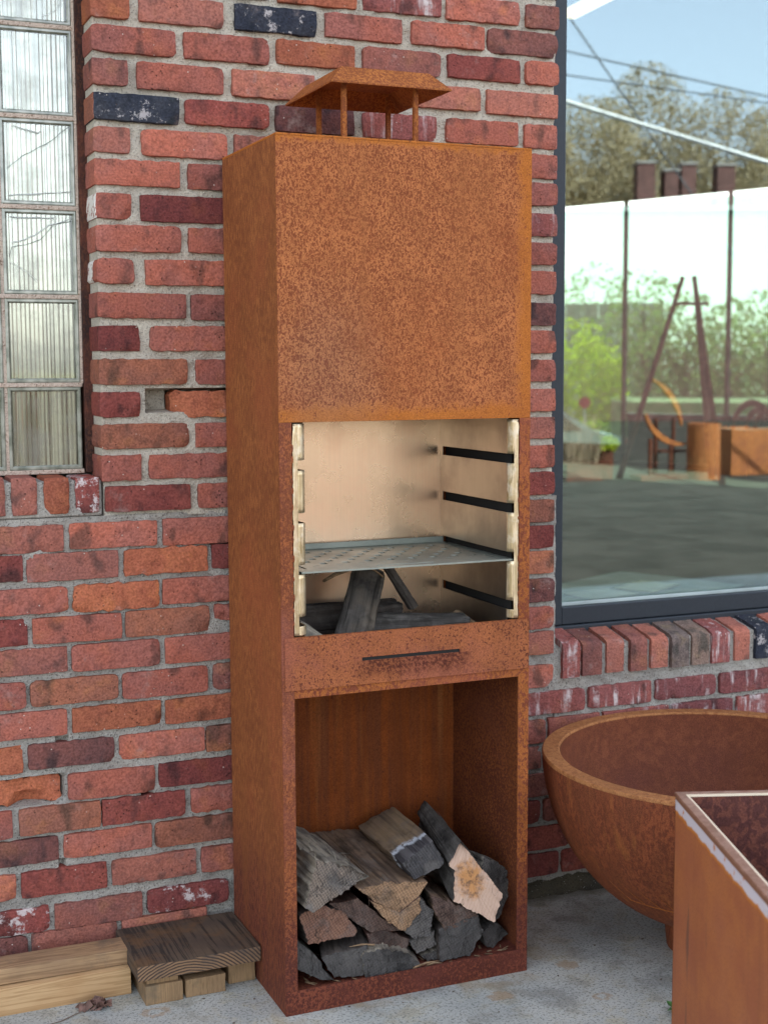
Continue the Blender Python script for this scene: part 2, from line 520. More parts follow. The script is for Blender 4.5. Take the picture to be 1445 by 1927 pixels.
def brick_mesh(w, h, d, seed, left=False, rough=1.0, dent=None, chip=None, paint=False):
    rnd = random.Random(seed)
    nx, ny = max(5, int(w / 0.012)), 6
    c = rnd.choice([0.002, 0.003, 0.004, 0.006, 0.010])              # corner radius
    so = rnd.uniform(0, 100)
    V = []; F = []; mi = []
    chips = []
    for s in ((-1, -1), (1, -1), (1, 1), (-1, 1)):
        if rnd.random() < 0.30:
            chips.append((s[0] * w / 2, s[1] * h / 2, rnd.uniform(0.010, 0.026), rnd.uniform(0.004, 0.010)))
    if rnd.random() < 0.35:
        chips.append((rnd.uniform(-w / 2, w / 2), -h / 2, rnd.uniform(0.01, 0.022), rnd.uniform(0.003, 0.007)))
    if chip:
        chips += chip
    tilt = rnd.uniform(-0.02, 0.02); proud = rnd.uniform(-0.003, 0.002)
    def outline(u, v, inset):
        # unit square to slightly rounded ragged brick face
        x = u * (w / 2 - inset); z = v * (h / 2 - inset)
        ex = max(0, abs(x) - (w / 2 - inset - c)); ez = max(0, abs(z) - (h / 2 - inset - c))
        r = math.hypot(ex, ez)
        if ex > 0 and ez > 0 and r > 0:
            k = max(ex, ez) / r
            x -= math.copysign(ex - ex * k, x); z -= math.copysign(ez - ez * k, z)
        e = max(abs(u), abs(v))
        rag = e ** 6
        z += rag * 0.0026 * rough * nz(x * 55 + so, v * 2, 1.0) + rag * 0.0010 * nz(x * 160 + so, v * 3, 4.0)
        x += rag * 0.0018 * rough * nz(u * 2, z * 60 + so, 2.0)
        z += 0.0012 * nz(x * 9 + so, v * 0.6, 9)
        return x, z
    for j in range(ny + 1):
        for i in range(nx + 1):
            u = -1 + 2 * i / nx; v = -1 + 2 * j / ny
            x, z = outline(u, v, 0.0011)
            e = max(abs(u), abs(v)) ** 14
            y = proud + tilt * z + 0.0011 * rough * nz(x * 28 + so, z * 28) + 0.0006 * rough * nz(x * 90 + so, z * 90) + e * 0.0005
            for (px, pz, r, dp) in chips:
                q = math.hypot(x - px, (z - pz)) / r
                if q < 1:
                    y += dp * (1 - q * q) * (1 + 0.5 * nz(x * 120 + so, z * 120))
            if dent:
                y += dent(x, z)
            V.append((x, y, z))
    W_ = nx + 1
    for j in range(ny):
        for i in range(nx):
            a = j * W_ + i
            F.append((a, a + 1, a + 1 + W_, a + W_)); mi.append(0)
    ring = [i for i in range(nx + 1)] + [j * W_ + nx for j in range(1, ny + 1)] + [ny * W_ + i for i in range(nx - 1, -1, -1)] + [j * W_ for j in range(ny - 1, 0, -1)]
    prev = ring
    deps = [0.0014, 0.012, d] if not left else [0.0014, 0.02, 0.045, 0.07, 0.092, d]
    for q, dy in enumerate(deps):
        cur = []
        for a in ring:
            i, j = a % W_, a // W_
            u = -1 + 2 * i / nx; v = -1 + 2 * j / ny
            x, z = outline(u, v, 0.0)
            if left and u < -0.99:
                x += 0.0012 * nz(dy * 60, z * 60, so)
            y = max(V[a][1] + 0.001, proud + dy)
            V.append((x, y, z)); cur.append(len(V) - 1)
        n = len(ring)
        for k in range(n):
            a, b = prev[k], prev[(k + 1) % n]
            F.append((b, a, cur[k], cur[(k + 1) % n]))
            mid_i = ring[k] % W_
            on_left = (ring[k] % W_ == 0) and (ring[(k + 1) % n] % W_ == 0)
            mi.append(1 if (paint and on_left and q >= (0 if paint == 1 else 3)) else 0)
        prev = cur
    return V, F, mi

def add_brick(x0, x1, z0, z1, code, seed, left=False, parent=None, depth=0.075, y=0.0, **kw):
    V, F, mi = brick_mesh(x1 - x0, z1 - z0, depth, seed, left=left, **kw)
    o = mesh_obj('brick', V, F, None, parent or wall, ((x0 + x1) / 2, y, (z0 + z1) / 2), smooth=True, mats=[BR[code], M_paint], midx=mi, sharp=33)
    r = random.Random(seed + 5)
    o.rotation_euler = (0, r.uniform(-0.006, 0.006), 0)
    return o

BRICKS=[
(-7, -0.1542, 0.0042, 2.2012, 'P'),(-7, 0.0386, 0.2296, 2.2012, 'R'),(-7, 0.2417, 0.4302, 2.2012, 'P'),(-7, 0.443, 0.6211, 2.2012, 'R'),
(-7, 0.6306, 0.8285, 2.2012, 'R'),(-6, -0.2626, -0.0883, 2.1335, 'R'),(-6, -0.0683, 0.1155, 2.1331, 'P'),(-6, 0.1367, 0.3181, 2.1328, 'O'),
(-6, 0.3343, 0.5225, 2.1325, 'W'),(-6, 0.5357, 0.7212, 2.1322, 'R'),(-6, 0.7379, 0.825, 2.1319, 'K'),(-5, -0.2643, -0.1856, 2.0659, 'O'),
(-5, -0.166, 0.0146, 2.0665, 'P'),(-5, 0.04, 0.2234, 2.0674, 'B'),(-5, 0.2441, 0.4259, 2.0683, 'R'),(-5, 0.4504, 0.631, 2.0692, 'R'),
(-5, 0.6406, 0.8241, 2.0701, 'K'),(-4, -0.2683, -0.0899, 1.9985, 'R'),(-4, -0.072, 0.1149, 2.0, 'R'),(-4, 0.1327, 0.3122, 2.0014, 'O'),
(-4, 0.3323, 0.5199, 2.0029, 'P'),(-4, 0.5398, 0.7248, 2.0044, 'D'),(-4, 0.7388, 0.8248, 2.0055, 'R'),(-3, -0.271, -0.1921, 1.9304, 'P'),
(-3, -0.1724, 0.0123, 1.9307, 'R'),(-3, 0.0319, 0.2171, 1.931, 'P'),(-3, 0.2367, 0.4449, 1.9314, 'P'),(-3, 0.4645, 0.6206, 1.9317, 'P'),
(-3, 0.6383, 0.824, 1.932, 'P'),(-2, -0.2696, -0.0847, 1.8627, 'B'),(-2, -0.0724, 0.113, 1.8625, 'D'),(-2, 0.1285, 0.3099, 1.8624, 'K'),
(-2, 0.3314, 0.5118, 1.8622, 'W'),(-2, 0.5358, 0.7201, 1.8621, 'R'),(-2, 0.737, 0.8233, 1.8619, 'R'),(-1, -0.2723, -0.1898, 1.795, 'P'),
(-1, -0.1665, 0.0182, 1.7949, 'R'),(-1, 0.0357, 0.2009, 1.7946, 'P'),(-1, 0.6156, 0.8239, 1.794, 'R'),(0, -0.2669, -0.0862, 1.7293, 'R'),
(0, -0.068, 0.0312, 1.7291, 'R'),(0, 0.6986, 0.8232, 1.728, 'R'),(1, -0.2698, -0.1907, 1.6612, 'R'),(1, -0.1707, 0.0301, 1.6605, 'D'),
(1, 0.6159, 0.8238, 1.6571, 'W'),(2, -0.2731, -0.086, 1.596, 'R'),(2, -0.0694, 0.029, 1.5949, 'R'),(2, 0.6994, 0.8238, 1.5893, 'R'),
(3, -0.2661, -0.1882, 1.5273, 'R'),(3, -0.1635, 0.0279, 1.5267, 'R'),(3, 0.6163, 0.8237, 1.5238, 'R'),(4, -0.2646, -0.0778, 1.4567, 'R'),
(4, -0.0663, 0.0267, 1.4555, 'R'),(4, 0.7001, 0.8236, 1.4492, 'K'),(5, -0.263, -0.179, 1.3888, 'D'),(5, -0.1563, 0.0257, 1.3882, 'R'),
(5, 0.6167, 0.8235, 1.3848, 'R'),(6, -0.2603, -0.0771, 1.319, 'N'),(6, -0.0584, 0.0245, 1.3184, 'R'),(6, 0.7008, 0.8235, 1.3153, 'R'),
(7, -0.2631, -0.1804, 1.2503, 'D'),(7, -0.1098, 0.0234, 1.2495, 'O'),(7, 0.6171, 0.8234, 1.2462, 'R'),(8, -0.2715, -0.0762, 1.1821, 'N'),
(8, -0.0609, 0.0223, 1.1816, 'R'),(8, 0.7016, 0.8233, 1.179, 'P'),(9, -0.2709, -0.1818, 1.1162, 'R'),(9, -0.1645, 0.0272, 1.1155, 'R'),
(9, 0.6174, 0.8232, 1.1119, 'R'),(10, -0.2602, -0.0764, 1.0508, 'D'),(10, -0.0586, 0.0323, 1.0503, 'R'),(10, 0.7023, 0.823, 1.048, 'D'),
(11, -0.5218, -0.3491, 0.9752, 'P'),(11, -0.3367, -0.1504, 0.9752, 'R'),(11, -0.1374, 0.0311, 0.9763, 'R'),(11, 0.6178, 0.823, 0.9809, 'N'),
(12, -0.5966, -0.4346, 0.9151, 'D'),(12, -0.4268, -0.2355, 0.9151, 'P'),(12, -0.2228, -0.041, 0.9154, 'O'),(12, -0.0301, 0.0302, 0.9158, 'D'),
(12, 0.703, 0.8235, 0.9182, 'D'),(13, -0.5239, -0.3439, 0.8444, 'R'),(13, -0.3325, -0.1492, 0.8444, 'O'),(13, -0.1413, 0.029, 0.8465, 'R'),
(13, 0.6181, 0.8234, 0.8556, 'N'),(14, -0.6013, -0.429, 0.7809, 'D'),(14, -0.4188, -0.232, 0.7809, 'R'),(14, -0.2236, -0.038, 0.7817, 'N'),
(14, -0.0264, 0.0281, 0.7829, 'R'),(14, 0.7037, 0.824, 0.7894, 'K'),(15, -0.5302, -0.3485, 0.7176, 'P'),(15, -0.3392, -0.1502, 0.7176, 'R'),
(15, -0.1381, 0.027, 0.718, 'R'),(15, 0.6185, 0.8239, 0.7199, 'R'),(16, -0.606, -0.4363, 0.6479, 'R'),(16, -0.4271, -0.2425, 0.6479, 'N'),
(16, -0.2336, -0.0447, 0.6489, 'R'),(16, -0.0324, 0.026, 0.6503, 'K'),(16, 0.7044, 0.823, 0.6584, 'P'),(17, -0.5346, -0.3523, 0.583, 'R'),
(17, -0.3417, -0.1507, 0.583, 'O'),(17, -0.1409, 0.0248, 0.5819, 'O'),(17, 0.6189, 0.8238, 0.5769, 'R'),(18, -0.6107, -0.4465, 0.5121, 'O'),
(18, -0.4355, -0.2534, 0.5121, 'K'),(18, -0.2426, -0.0532, 0.5118, 'R'),(18, -0.0505, 0.0238, 0.5114, 'N'),(18, 0.7052, 0.9132, 0.5087, 'W'),
(18, 0.9267, 1.109, 0.5087, 'W'),(18, 1.1214, 1.3053, 0.5087, 'W'),(18, 1.3181, 1.5137, 0.5087, 'W'),(19, -0.5393, -0.3674, 0.4396, 'O'),
(19, -0.3545, -0.1667, 0.4396, 'R'),(19, -0.158, 0.0225, 0.4398, 'D'),(19, 0.6193, 0.8042, 0.4409, 'R'),(19, 0.8129, 0.9615, 0.441, 'R'),
(19, 0.9689, 1.1615, 0.441, 'W'),(19, 1.1691, 1.357, 0.441, 'W'),(19, 1.3734, 1.5682, 0.441, 'W'),(20, -0.6156, -0.4719, 0.3756, 'R'),
(20, -0.4582, -0.2871, 0.3756, 'N'),(20, -0.2837, -0.1003, 0.3755, 'D'),(20, -0.0868, 0.0216, 0.3752, 'R'),(20, 0.6195, 0.7928, 0.3735, 'P'),
(20, 0.8046, 0.9918, 0.3733, 'R'),(20, 1.0071, 1.1984, 0.3733, 'R'),(20, 1.2142, 1.4147, 0.3733, 'R'),(21, -0.5649, -0.3779, 0.3095, 'K'),
(21, -0.367, -0.1767, 0.3095, 'R'),(21, -0.169, 0.0204, 0.3089, 'N'),(21, 0.6628, 0.8579, 0.3057, 'P'),(21, 0.8697, 1.0555, 0.3056, 'R'),
(22, -0.6413, -0.4686, 0.238, 'R'),(22, -0.4579, -0.2763, 0.238, 'D'),(22, -0.2653, -0.0789, 0.238, 'P'),(22, -0.0664, 0.0194, 0.238, 'R'),
(22, 0.6198, 0.7895, 0.2379, 'D'),(22, 0.8012, 0.9938, 0.2379, 'P'),(23, -0.5806, -0.4012, 0.1588, 'R'),(23, -0.3903, -0.2013, 0.1588, 'P'),
(23, -0.19, -0.0055, 0.1603, 'D'),(23, 0.6778, 0.8745, 0.1701, 'D'),(23, 0.8864, 1.0736, 0.1702, 'P'),(24, -0.6356, -0.4486, 0.1025, 'K'),
(24, -0.441, -0.2577, 0.1025, 'P'),(24, -0.2476, -0.057, 0.1025, 'P'),(24, 0.6202, 0.8418, 0.1025, 'D'),(24, 0.8536, 1.043, 0.1025, 'D'),
]


PIER_L, PIER_R = -0.2665, 0.8235
# carry the courses on past the picture and a little way in behind the stove
rows_ = {}
for b in BRICKS: rows_.setdefault(b[0], []).append(b)
fill = random.Random(41)
for k in sorted(rows_):
    L = sorted(rows_[k], key=lambda b: b[1])
    code = lambda: fill.choice('RRRPPRNDKRRO')
    if k >= 11:
        x = L[0][1] - 0.014
        while x > -0.80:
            BRICKS.append((k, max(x - 0.188, -0.80), x, L[0][3], code())); x -= 0.203
    if k >= 18:
        x = L[-1][2] + 0.013
        while x < 1.93:
            BRICKS.append((k, x, min(x + 0.188, 1.955), L[-1][3], 'W' if k < 20 else code())); x += 0.202
    if k >= -1:
        for a, b in zip(L, L[1:]):
            if b[1] - a[2] > 0.12:
                BRICKS.append((k, max(a[2] + 0.3, b[1] - 0.203), b[1] - 0.014, b[3], code()))
BRICKS.append((-7, -0.262, -0.172, 2.2012, 'R'))
for k, z in ((-8, 2.269), (-9, 2.3365)):
    x = -0.262 if k == -8 else -0.262 - 0.0
    first = 0.188 if k == -8 else 0.087
    while x < 0.80:
        BRICKS.append((k, x, min(x + first, PIER_R), z, fill.choice('RRPRNDRK'))); x += first + 0.015; first = 0.188
for n_, (k, x0, x1, zt, code) in enumerate(BRICKS):
    rnd = random.Random(k * 131 + n_)
    h = (0.0565 if k >= 11 else 0.0540) + rnd.uniform(-0.0028, 0.0022)
    if k <= 9 and k >= -9 and x0 < -0.24:
        V, F, mi = brick_mesh(x1 - PIER_L, h, 0.105, 900 + n_, left=True, paint={1: 1, 3: 2, -2: 1}.get(k, False))
        o = mesh_obj('brick', V, F, None, wall, ((x1 + PIER_L) / 2, 0, zt - h / 2), smooth=True, mats=[BR[code], BR['N'] if code == 'B' else M_paint], midx=mi, sharp=33)
        o.rotation_euler = (0, rnd.uniform(-0.006, 0.006), 0)
        continue
    if k >= 25: continue
    dent = None
    kw = {}
    if k == 7 and code == 'O':                 # spalled brick beside the missing half
        def dent(x, z, w=x1 - x0): return 0.03 * max(0, min(1, (-w / 2 + 0.05 - x) / 0.05)) ** 1.5 + 0.006 * max(0, min(1, (-w / 2 + 0.085 - x) / 0.04))
        kw['rough'] = 2.2
    if k == 19 and x0 < -0.45:                 # blown-out face
        def dent(x, z, w=x1 - x0): return 0.020 + 0.012 * nz(x * 24, z * 40, 3) + 0.022 * max(0, min(1, (-z - 0.002 + 0.008 * nz(x * 40, 1)) / 0.01)) * max(0, min(1, (0.06 - x) / 0.02)) * max(0, min(1, (x + 0.02) / 0.02))
        kw['rough'] = 2.6
    if k == 14 and code == 'R' and x0 > -0.06:
        def dent(x, z): return 0.012 * max(0, nz(x * 50, z * 50, 1) + 0.3) + (0.03 if z < -0.012 else 0)
        kw['rough'] = 3
    if (k, code) in ((10, 'X'),): pass
    if k == 9 and x0 > -0.2:
        def dent(x, z): return 0.006 * max(0, nz(x * 35, z * 45, 8))
        kw['rough'] = 2.0
    if k == 9 and x0 < -0.2:
        kw['chip'] = [(-0.04, -0.026, 0.03, 0.03)]
    if k in (20, 21) and code in 'DR' and -0.3 < x0 < -0.05:
        kw['rough'] = 2.4
    if k == 23 and (x0 < -0.45 or abs(x0 + 0.24) < 0.06) : pass
    if k in (12, 13) and code == 'O':
        kw['rough'] = 2.4
    if dent: kw['dent'] = dent
    cc = code
    if k == 23 and (x1 < -0.38 or (code == 'D' and x1 < 0.1)):
        cc = 'S'
    add_brick(x0, x1, zt - h, zt, cc, 100 + n_, depth=0.075, **kw)

# rowlock sills
for n_, (x0, x1, code) in enumerate([(-0.3225, -0.2722, 'S'), (-0.3869, -0.3357, 'O'), (-0.4532, -0.4019, 'P'), (-0.518, -0.4665, 'P')] + [(-0.584 - 0.066 * q, -0.5325 - 0.066 * q, fill.choice('RPDPKRN')) for q in range(15)]):
    z1 = 1.0715 + 0.002 * min(n_, 3)
    V, F, mi = brick_mesh(z1 - 0.9975, x1 - x0, 0.105, 400 + n_, rough=1.3)
    o = mesh_obj('sill_brick', V, F, None, wall, ((x0 + x1) / 2, 0.0, (z1 + 0.9975) / 2), smooth=True, mats=[BR[code]], midx=None, sharp=50)
    o.rotation_euler = (0, math.pi / 2, 0)
box('mortar', (-1.6, 0.0075, 0.9905), (-0.2665, 0.18, 1.066), M_mortar2, wall, 0.003)
SOLD = [(0.8475, 0.8983, 0.626, 0.538, 'W'), (0.9041, 0.962, 0.6215, 0.5389, 'K'), (0.9743, 1.0265, 0.6217, 0.5402, 'P'), (1.0415, 1.0921, 0.6205, 0.5386, 'P'),
        (1.1032, 1.155, 0.6188, 0.5409, 'P'), (1.1636, 1.2182, 0.6195, 0.5376, 'G'), (1.2286, 1.2839, 0.6188, 0.5372, 'G'), (1.2891, 1.3468, 0.6184, 0.5362, 'W'),
        (1.3612, 1.41, 0.6176, 0.5375, 'P'), (1.4251, 1.4813, 0.6191, 0.5371, 'B'), (1.495, 1.547, 0.618, 0.537, 'R'), (1.56, 1.612, 0.618, 0.537, 'P')]
def sill_brick(x0, x1, z0, z1, code, seed):
    """rowlock with a sloping weathered top running back to the window frame"""
    bm = bmesh.new()
    ny, nzz, nxx = 8, 7, 5
    rnd = random.Random(seed); so = rnd.uniform(0, 50)
    w = x1 - x0
    add_box(bm, (-w / 2, 0, z0 - z1), (w / 2, 0.112, 0))
    for v in bm.verts:
        if v.co.z > -0.01 and v.co.y > 0.05:
            v.co.z += 0.024
    bmesh.ops.subdivide_edges(bm, edges=list(bm.edges), cuts=6, use_grid_fill=True)
    for v in bm.verts:
        p = v.co.copy()
        ex = (abs(p.x) / (w / 2)) ** 10
        top = p.z - 0.024 * p.y / 0.112
        ez = max(0, 1 + top / 0.006) if top > -0.006 else 0
        ef = max(0, 1 - p.y / 0.006)
        if ex > 0.5 and (ez > 0 or ef > 0): v.co.x *= 0.95
        if ez > 0 and ef > 0: v.co.z -= 0.004; v.co.y += 0.002
        v.co.x += 0.0013 * nz(p.y * 60 + so, p.z * 60)
        v.co.y += 0.0014 * nz(p.x * 50 + so, p.z * 50) + 0.0008 * nz(p.x * 150, p.z * 150, so)
        v.co.z += 0.0014 * nz(p.x * 50 + so, p.y * 50, 5)
    o = bm_obj('sill_brick', bm, BR[code], wall, ((x0 + x1) / 2, rnd.uniform(-0.004, 0.003), z1), smooth=True, sharp=50)
    return o
x = 1.628
while x < 4.22:
    SOLD.append((x, x + 0.054, 0.618, 0.538, fill.choice('RPDPKRNG'))); x += 0.0665
for n_, (x0, x1, z1, z0, code) in enumerate(SOLD):
    sill_brick(x0, x1, z0, z1, code, 700 + n_)
bm = bmesh.new()
add_box(bm, (0.826, 0.009, 0.530), (4.3, 0.104, 0.612))
for v in bm.verts:
    if v.co.z > 0.6 and v.co.y > 0.05: v.co.z += 0.022
bm_obj('mortar', bm, M_mortar2, wall)

# the rest of the facade: bricks nobody can see from the pavement in front of the stove
def far_bricks(regions):
    V = []; F = []
    rnd = random.Random(3)
    for (x0, x1, z0, z1) in regions:
        k = 0
        z = z0
        while z + 0.05 < z1:
            x = x0 - (0.1 if k % 2 else 0)
            while x < x1:
                a, b = max(x, x0), min(x + 0.19, x1)
                if b - a > 0.03:
                    n = len(V); y = rnd.uniform(-0.002, 0.002)
                    V += [(a, y, z), (b, y, z), (b, y, z + 0.054), (a, y, z + 0.054), (a, 0.02, z), (b, 0.02, z), (b, 0.02, z + 0.054), (a, 0.02, z + 0.054)]
                    F += [(n, n + 1, n + 2, n + 3), (n + 3, n + 2, n + 6, n + 7), (n, n + 4, n + 5, n + 1), (n, n + 3, n + 7, n + 4), (n + 1, n + 5, n + 6, n + 2)]
                x += 0.203
            z += 0.0677; k += 1
    return V, F
V, F = far_bricks([(-2.6, -0.80, 0.02, 0.98), (-2.6, -1.62, 1.0, 4.6), (-1.62, 0.83, 2.365, 4.6), (0.83, 12.4, 3.42, 4.6), (4.3, 12.4, 0.02, 3.42), (1.96, 4.3, 0.02, 0.52),
                   (0.06, 0.50, 0.1, 1.70)])
far = mesh_obj('brick', V, F, BR['R'], wall)
far['kind'] = 'stuff'
for q, (x0, x1, z0, z1, y0) in enumerate([(-2.6, -0.781, 0, 0.985, 0.0075), (-2.6, -1.62, 0.985, 4.7, 0.0085), (-1.62, 0.8195, 2.362, 4.7, 0.0085), (0.8195, 12.4, 3.42, 4.7, 0.0095), (4.3, 12.4, 0, 3.42, 0.0105), (1.951, 4.3, 0, 0.53, 0.0085)]):
    box('mortar', (x0, y0, z0), (x1, 0.29, z1), M_mortar2, wall)

# dirt and mortar spilled along the foot of the wall
bm = bmesh.new()
rnd = random.Random(12)
N = 90
pts = []
for i in range(N + 1):
    x = 0.50 + 1.3 * i / N
    hgt = 0.020 + 0.012 * nz(x * 14, 3) + 0.006 * nz(x * 50, 1)
    dep = -0.02 - 0.018 * abs(nz(x * 9, 8)) - 0.01 * nz(x * 40, 2)
    pts.append([bm.verts.new((x, 0.012, hgt + 0.012)), bm.verts.new((x, -0.004, hgt)), bm.verts.new((x, dep * 0.6, hgt * 0.5)), bm.verts.new((x, dep, 0.001))])
for a, b in zip(pts, pts[1:]):
    for q in range(3):
        bm.faces.new((a[q], b[q], b[q + 1], a[q + 1]))
M_dirt = mat_mortar('dirt', (0.10, 0.085, 0.055), (0.065, 0.058, 0.045), (0.03, 0.028, 0.022))
tag(bm_obj('soil', bm, M_dirt, smooth=True), kind='stuff')

# ------------------------------------------------------------------ glass block window, left
gw = empty('glass_block_window', (-0.36, 0.1, 1.08), 'cracked fluted glass block window set in the brick wall', 'window')
GO = (-0.36, 0.1, 1.08)
def mat_flute():
    n = NT('fluted_glass')
    v = n.shift(n.co((1, 1, 0.03)))
    f = n.noise(v, 58, 2, 0.5)
    c = n.mix(n.ramp(f, 0.34, 0.62), (0.075, 0.085, 0.058), (0.48, 0.475, 0.37))
    f2 = n.noise(n.shift(n.co((1, 1, 0.02)), 13), 130, 1, 0.5)
    c = n.mix(n.math('MULTIPLY', n.ramp(f2, 0.60, 0.68), 0.6), c, (0.78, 0.76, 0.64))
    return n.done(c, 0.08, 0.0, spec=1.0, IOR=2.4)
M_flute = mat_flute()
def mat_gbody():
    n = NT('green_block_glass')
    f = n.noise(n.co(), 25, 4)
    c = n.mix(n.ramp(f, 0.35, 0.65), (0.13, 0.145, 0.11), (0.36, 0.365, 0.30))
    return n.done(c, 0.12, spec=0.8, IOR=1.6)
M_gbody = mat_gbody()
def mat_clear(name, tint, fac, rough=0.0, ior=1.5, dirt=0.0, gl=(1, 1, 1)):
    n = NT(name)
    t = n.t.nodes.new('ShaderNodeBsdfTransparent'); t.inputs[0].default_value = (*tint, 1)
    g = n.t.nodes.new('ShaderNodeBsdfGlossy'); g.inputs['Roughness'].default_value = rough; g.inputs['Color'].default_value = (*gl, 1)
    lw = n.t.nodes.new('ShaderNodeLayerWeight'); lw.inputs['Blend'].default_value = 0.5
    fr = n.math('POWER', lw.outputs['Facing'], 4.0)
    mx = n.t.nodes.new('ShaderNodeMixShader')
    m = n.math('ADD', n.math('MULTIPLY', fr, 0.8 * (1 - fac)), fac)
    n.t.links.new(m, mx.inputs[0]); n.t.links.new(t.outputs[0], mx.inputs[1]); n.t.links.new(g.outputs[0], mx.inputs[2])
    last = mx.outputs[0]
    if dirt:
        d = n.t.nodes.new('ShaderNodeBsdfDiffuse'); d.inputs[0].default_value = (0.5, 0.48, 0.42, 1)
        m2 = n.t.nodes.new('ShaderNodeMixShader')
        f = n.math('MULTIPLY', n.ramp(n.noise(n.co(), 18, 5, 0.7), 0.4, 0.8), dirt)
        n.t.links.new(f, m2.inputs[0]); n.t.links.new(last, m2.inputs[1]); n.t.links.new(d.outputs[0], m2.inputs[2])
        last = m2.outputs[0]
    n.t.links.new(last, n.out.inputs['Surface'])
    return n.m
M_pane = mat_clear('block_pane', (0.94, 0.95, 0.92), 0.05, 0.02, dirt=0.22)
M_black = plain('dark_steel', (0.02, 0.018, 0.018), 0.6)
M_crack = plain('crack_glass', (0.45, 0.47, 0.44), 0.15)
M_crackd = plain('crack_dark', (0.07, 0.085, 0.075), 0.25)

GX = [-0.2832 - 0.1605 * i for i in range(8)]
GZ = [1.079 + 0.1858 * j for j in range(8)]
def glass_block(x0, x1, z0, z1, seed):
    cx, cz = (x0 + x1) / 2, (z0 + z1) / 2
    w, h = (x1 - x0) / 2 - 0.0035, (z1 - z0) / 2 - 0.0042
    bm = bmesh.new()
    # hollow moulded block: border, sunk bevel, recess
    prof = [(w, h, 0.075), (w, h, 0.002), (w - 0.0025, h - 0.0025, 0.0), (w - 0.0055, h - 0.0065, 0.0), (w - 0.0080, h - 0.0090, 0.004), (w - 0.0086, h - 0.0096, 0.0065)]
    rings = [[bm.verts.new((sx * a, y, sz * b)) for sx, sz in ((-1, -1), (1, -1), (1, 1), (-1, 1))] for a, b, y in prof]
    for r0, r1 in zip(rings, rings[1:]):
        for k in range(4):
            bm.faces.new((r0[k], r0[(k + 1) % 4], r1[(k + 1) % 4], r1[k]))
    o = bm_obj('glass_block', bm, M_gbody, gw, (cx - GO[0], 0.0, cz - GO[2]))
    # fluted back face
    rnd = random.Random(seed)
    V = []; F = []
    a, b = w - 0.0088, h - 0.0098
    xs = [-a]; ys = [0.0105]
    x = -a
    while x < a - 0.004:
        p = rnd.choice([0.0075, 0.009, 0.009, 0.012])
        p = min(p, a - x)
        amp = rnd.uniform(0.0010, 0.0022)
        for q in range(1, 7):
            t = q / 6
            xs.append(x + p * t); ys.append(0.0105 - amp * math.sin(math.pi * t) * (1 if rnd.random() < 0.97 else -1))
        x += p
    for i, (x, y) in enumerate(zip(xs, ys)):
        V += [(x, y, -b), (x, y, b)]
        if i: F.append((2 * i - 2, 2 * i, 2 * i + 1, 2 * i - 1))
    f = mesh_obj('fluted_face', V, F, M_flute, o, smooth=True)
    p = box('front_pane', (-a, 0.0045, -b), (a, 0.0060, b), M_pane, o)
    return o
blocks = {}
for i in range(7):
    for j in range(7):
        blocks[(i, j)] = glass_block(GX[i + 1], GX[i], GZ[j], GZ[j + 1], 31 * i + j)
bm = bmesh.new()
for j in range(8):
    add_box(bm, (GX[7] - GO[0], -0.0012, GZ[j] - 0.0046 - GO[2]), (GX[0] - GO[0], 0.05, GZ[j] + 0.0046 - GO[2]), 0.0012)
for i in range(1, 8):
    for j in range(7):
        add_box(bm, (GX[i] - 0.0040 - GO[0], 0.0035, GZ[j] + 0.0046 - GO[2]), (GX[i] + 0.0040 - GO[0], 0.05, GZ[j + 1] - 0.0046 - GO[2]))
add_box(bm, (GX[0] - 0.0035 - GO[0], -0.001, GZ[1] - GO[2] + 0.002), (GX[0] + 0.0025 - GO[0], 0.05, GZ[7] - GO[2]), 0.0012)
bm_obj('grout', bm, M_grout, gw)
M_rustdark = corten('rusty_angle', (0.10, 0.045, 0.03), (0.045, 0.025, 0.022), 200, 0.6)
box('steel_angle', (GX[0] + 0.0027, 0.094, 1.076), (-0.262, 0.16, 2.40), M_rustdark, gw, 0.001, org=GO)
def crack(block, pts, r=0.0011, m=None):
    r *= 0.65
    bm = bmesh.new()
    P = []
    rnd = random.Random(len(pts) * 7 + int(pts[0][0] * 1e4))
    for (a, b) in zip(pts, pts[1:]):
        for t in (0, 0.33, 0.66):
            P.append((a[0] + (b[0] - a[0]) * t + rnd.uniform(-0.0012, 0.0012), 0.0035, a[1] + (b[1] - a[1]) * t + rnd.uniform(-0.0012, 0.0012)))
    P.append((pts[-1][0], 0.0035, pts[-1][1]))
    add_tube(bm, P, [r * rnd.uniform(0.5, 1.3) for _ in P], 5)
    bm_obj('crack', bm, m or M_crack, blocks[block], smooth=True)
crack((0, 5), [(-0.066, 0.030), (-0.045, 0.036), (-0.02, 0.062), (0.03, 0.066), (0.064, 0.050)], 0.0008, M_crackd)
crack((0, 5), [(0.064, -0.030), (0.045, -0.06), (0.02, -0.072)], 0.0008)
crack((0, 3), [(-0.064, -0.015), (-0.03, 0.012), (0.02, 0.040), (0.066, 0.076)], 0.0012, M_crackd)
crack((0, 3), [(-0.060, -0.070), (-0.02, -0.066), (0.03, -0.062), (0.066, -0.058)], 0.0020)
crack((0, 3), [(-0.05, 0.072), (0.0, 0.060), (0.01, 0.064)], 0.0018)
crack((0, 2), [(0.066, 0.072), (0.02, 0.056), (-0.01, 0.036), (-0.04, 0.022), (-0.058, 0.018)], 0.0016)
crack((0, 2), [(0.066, 0.066), (0.03, 0.058), (0.0, 0.026), (-0.030, 0.014), (-0.058, 0.010), (-0.064, -0.012)], 0.0011, M_crackd)
crack((0, 2), [(-0.064, -0.022), (-0.04, -0.036), (-0.025, -0.044), (-0.008, -0.062)], 0.0008)
crack((0, 2), [(-0.060, 0.072), (-0.02, 0.070), (0.03, 0.072)], 0.0022)
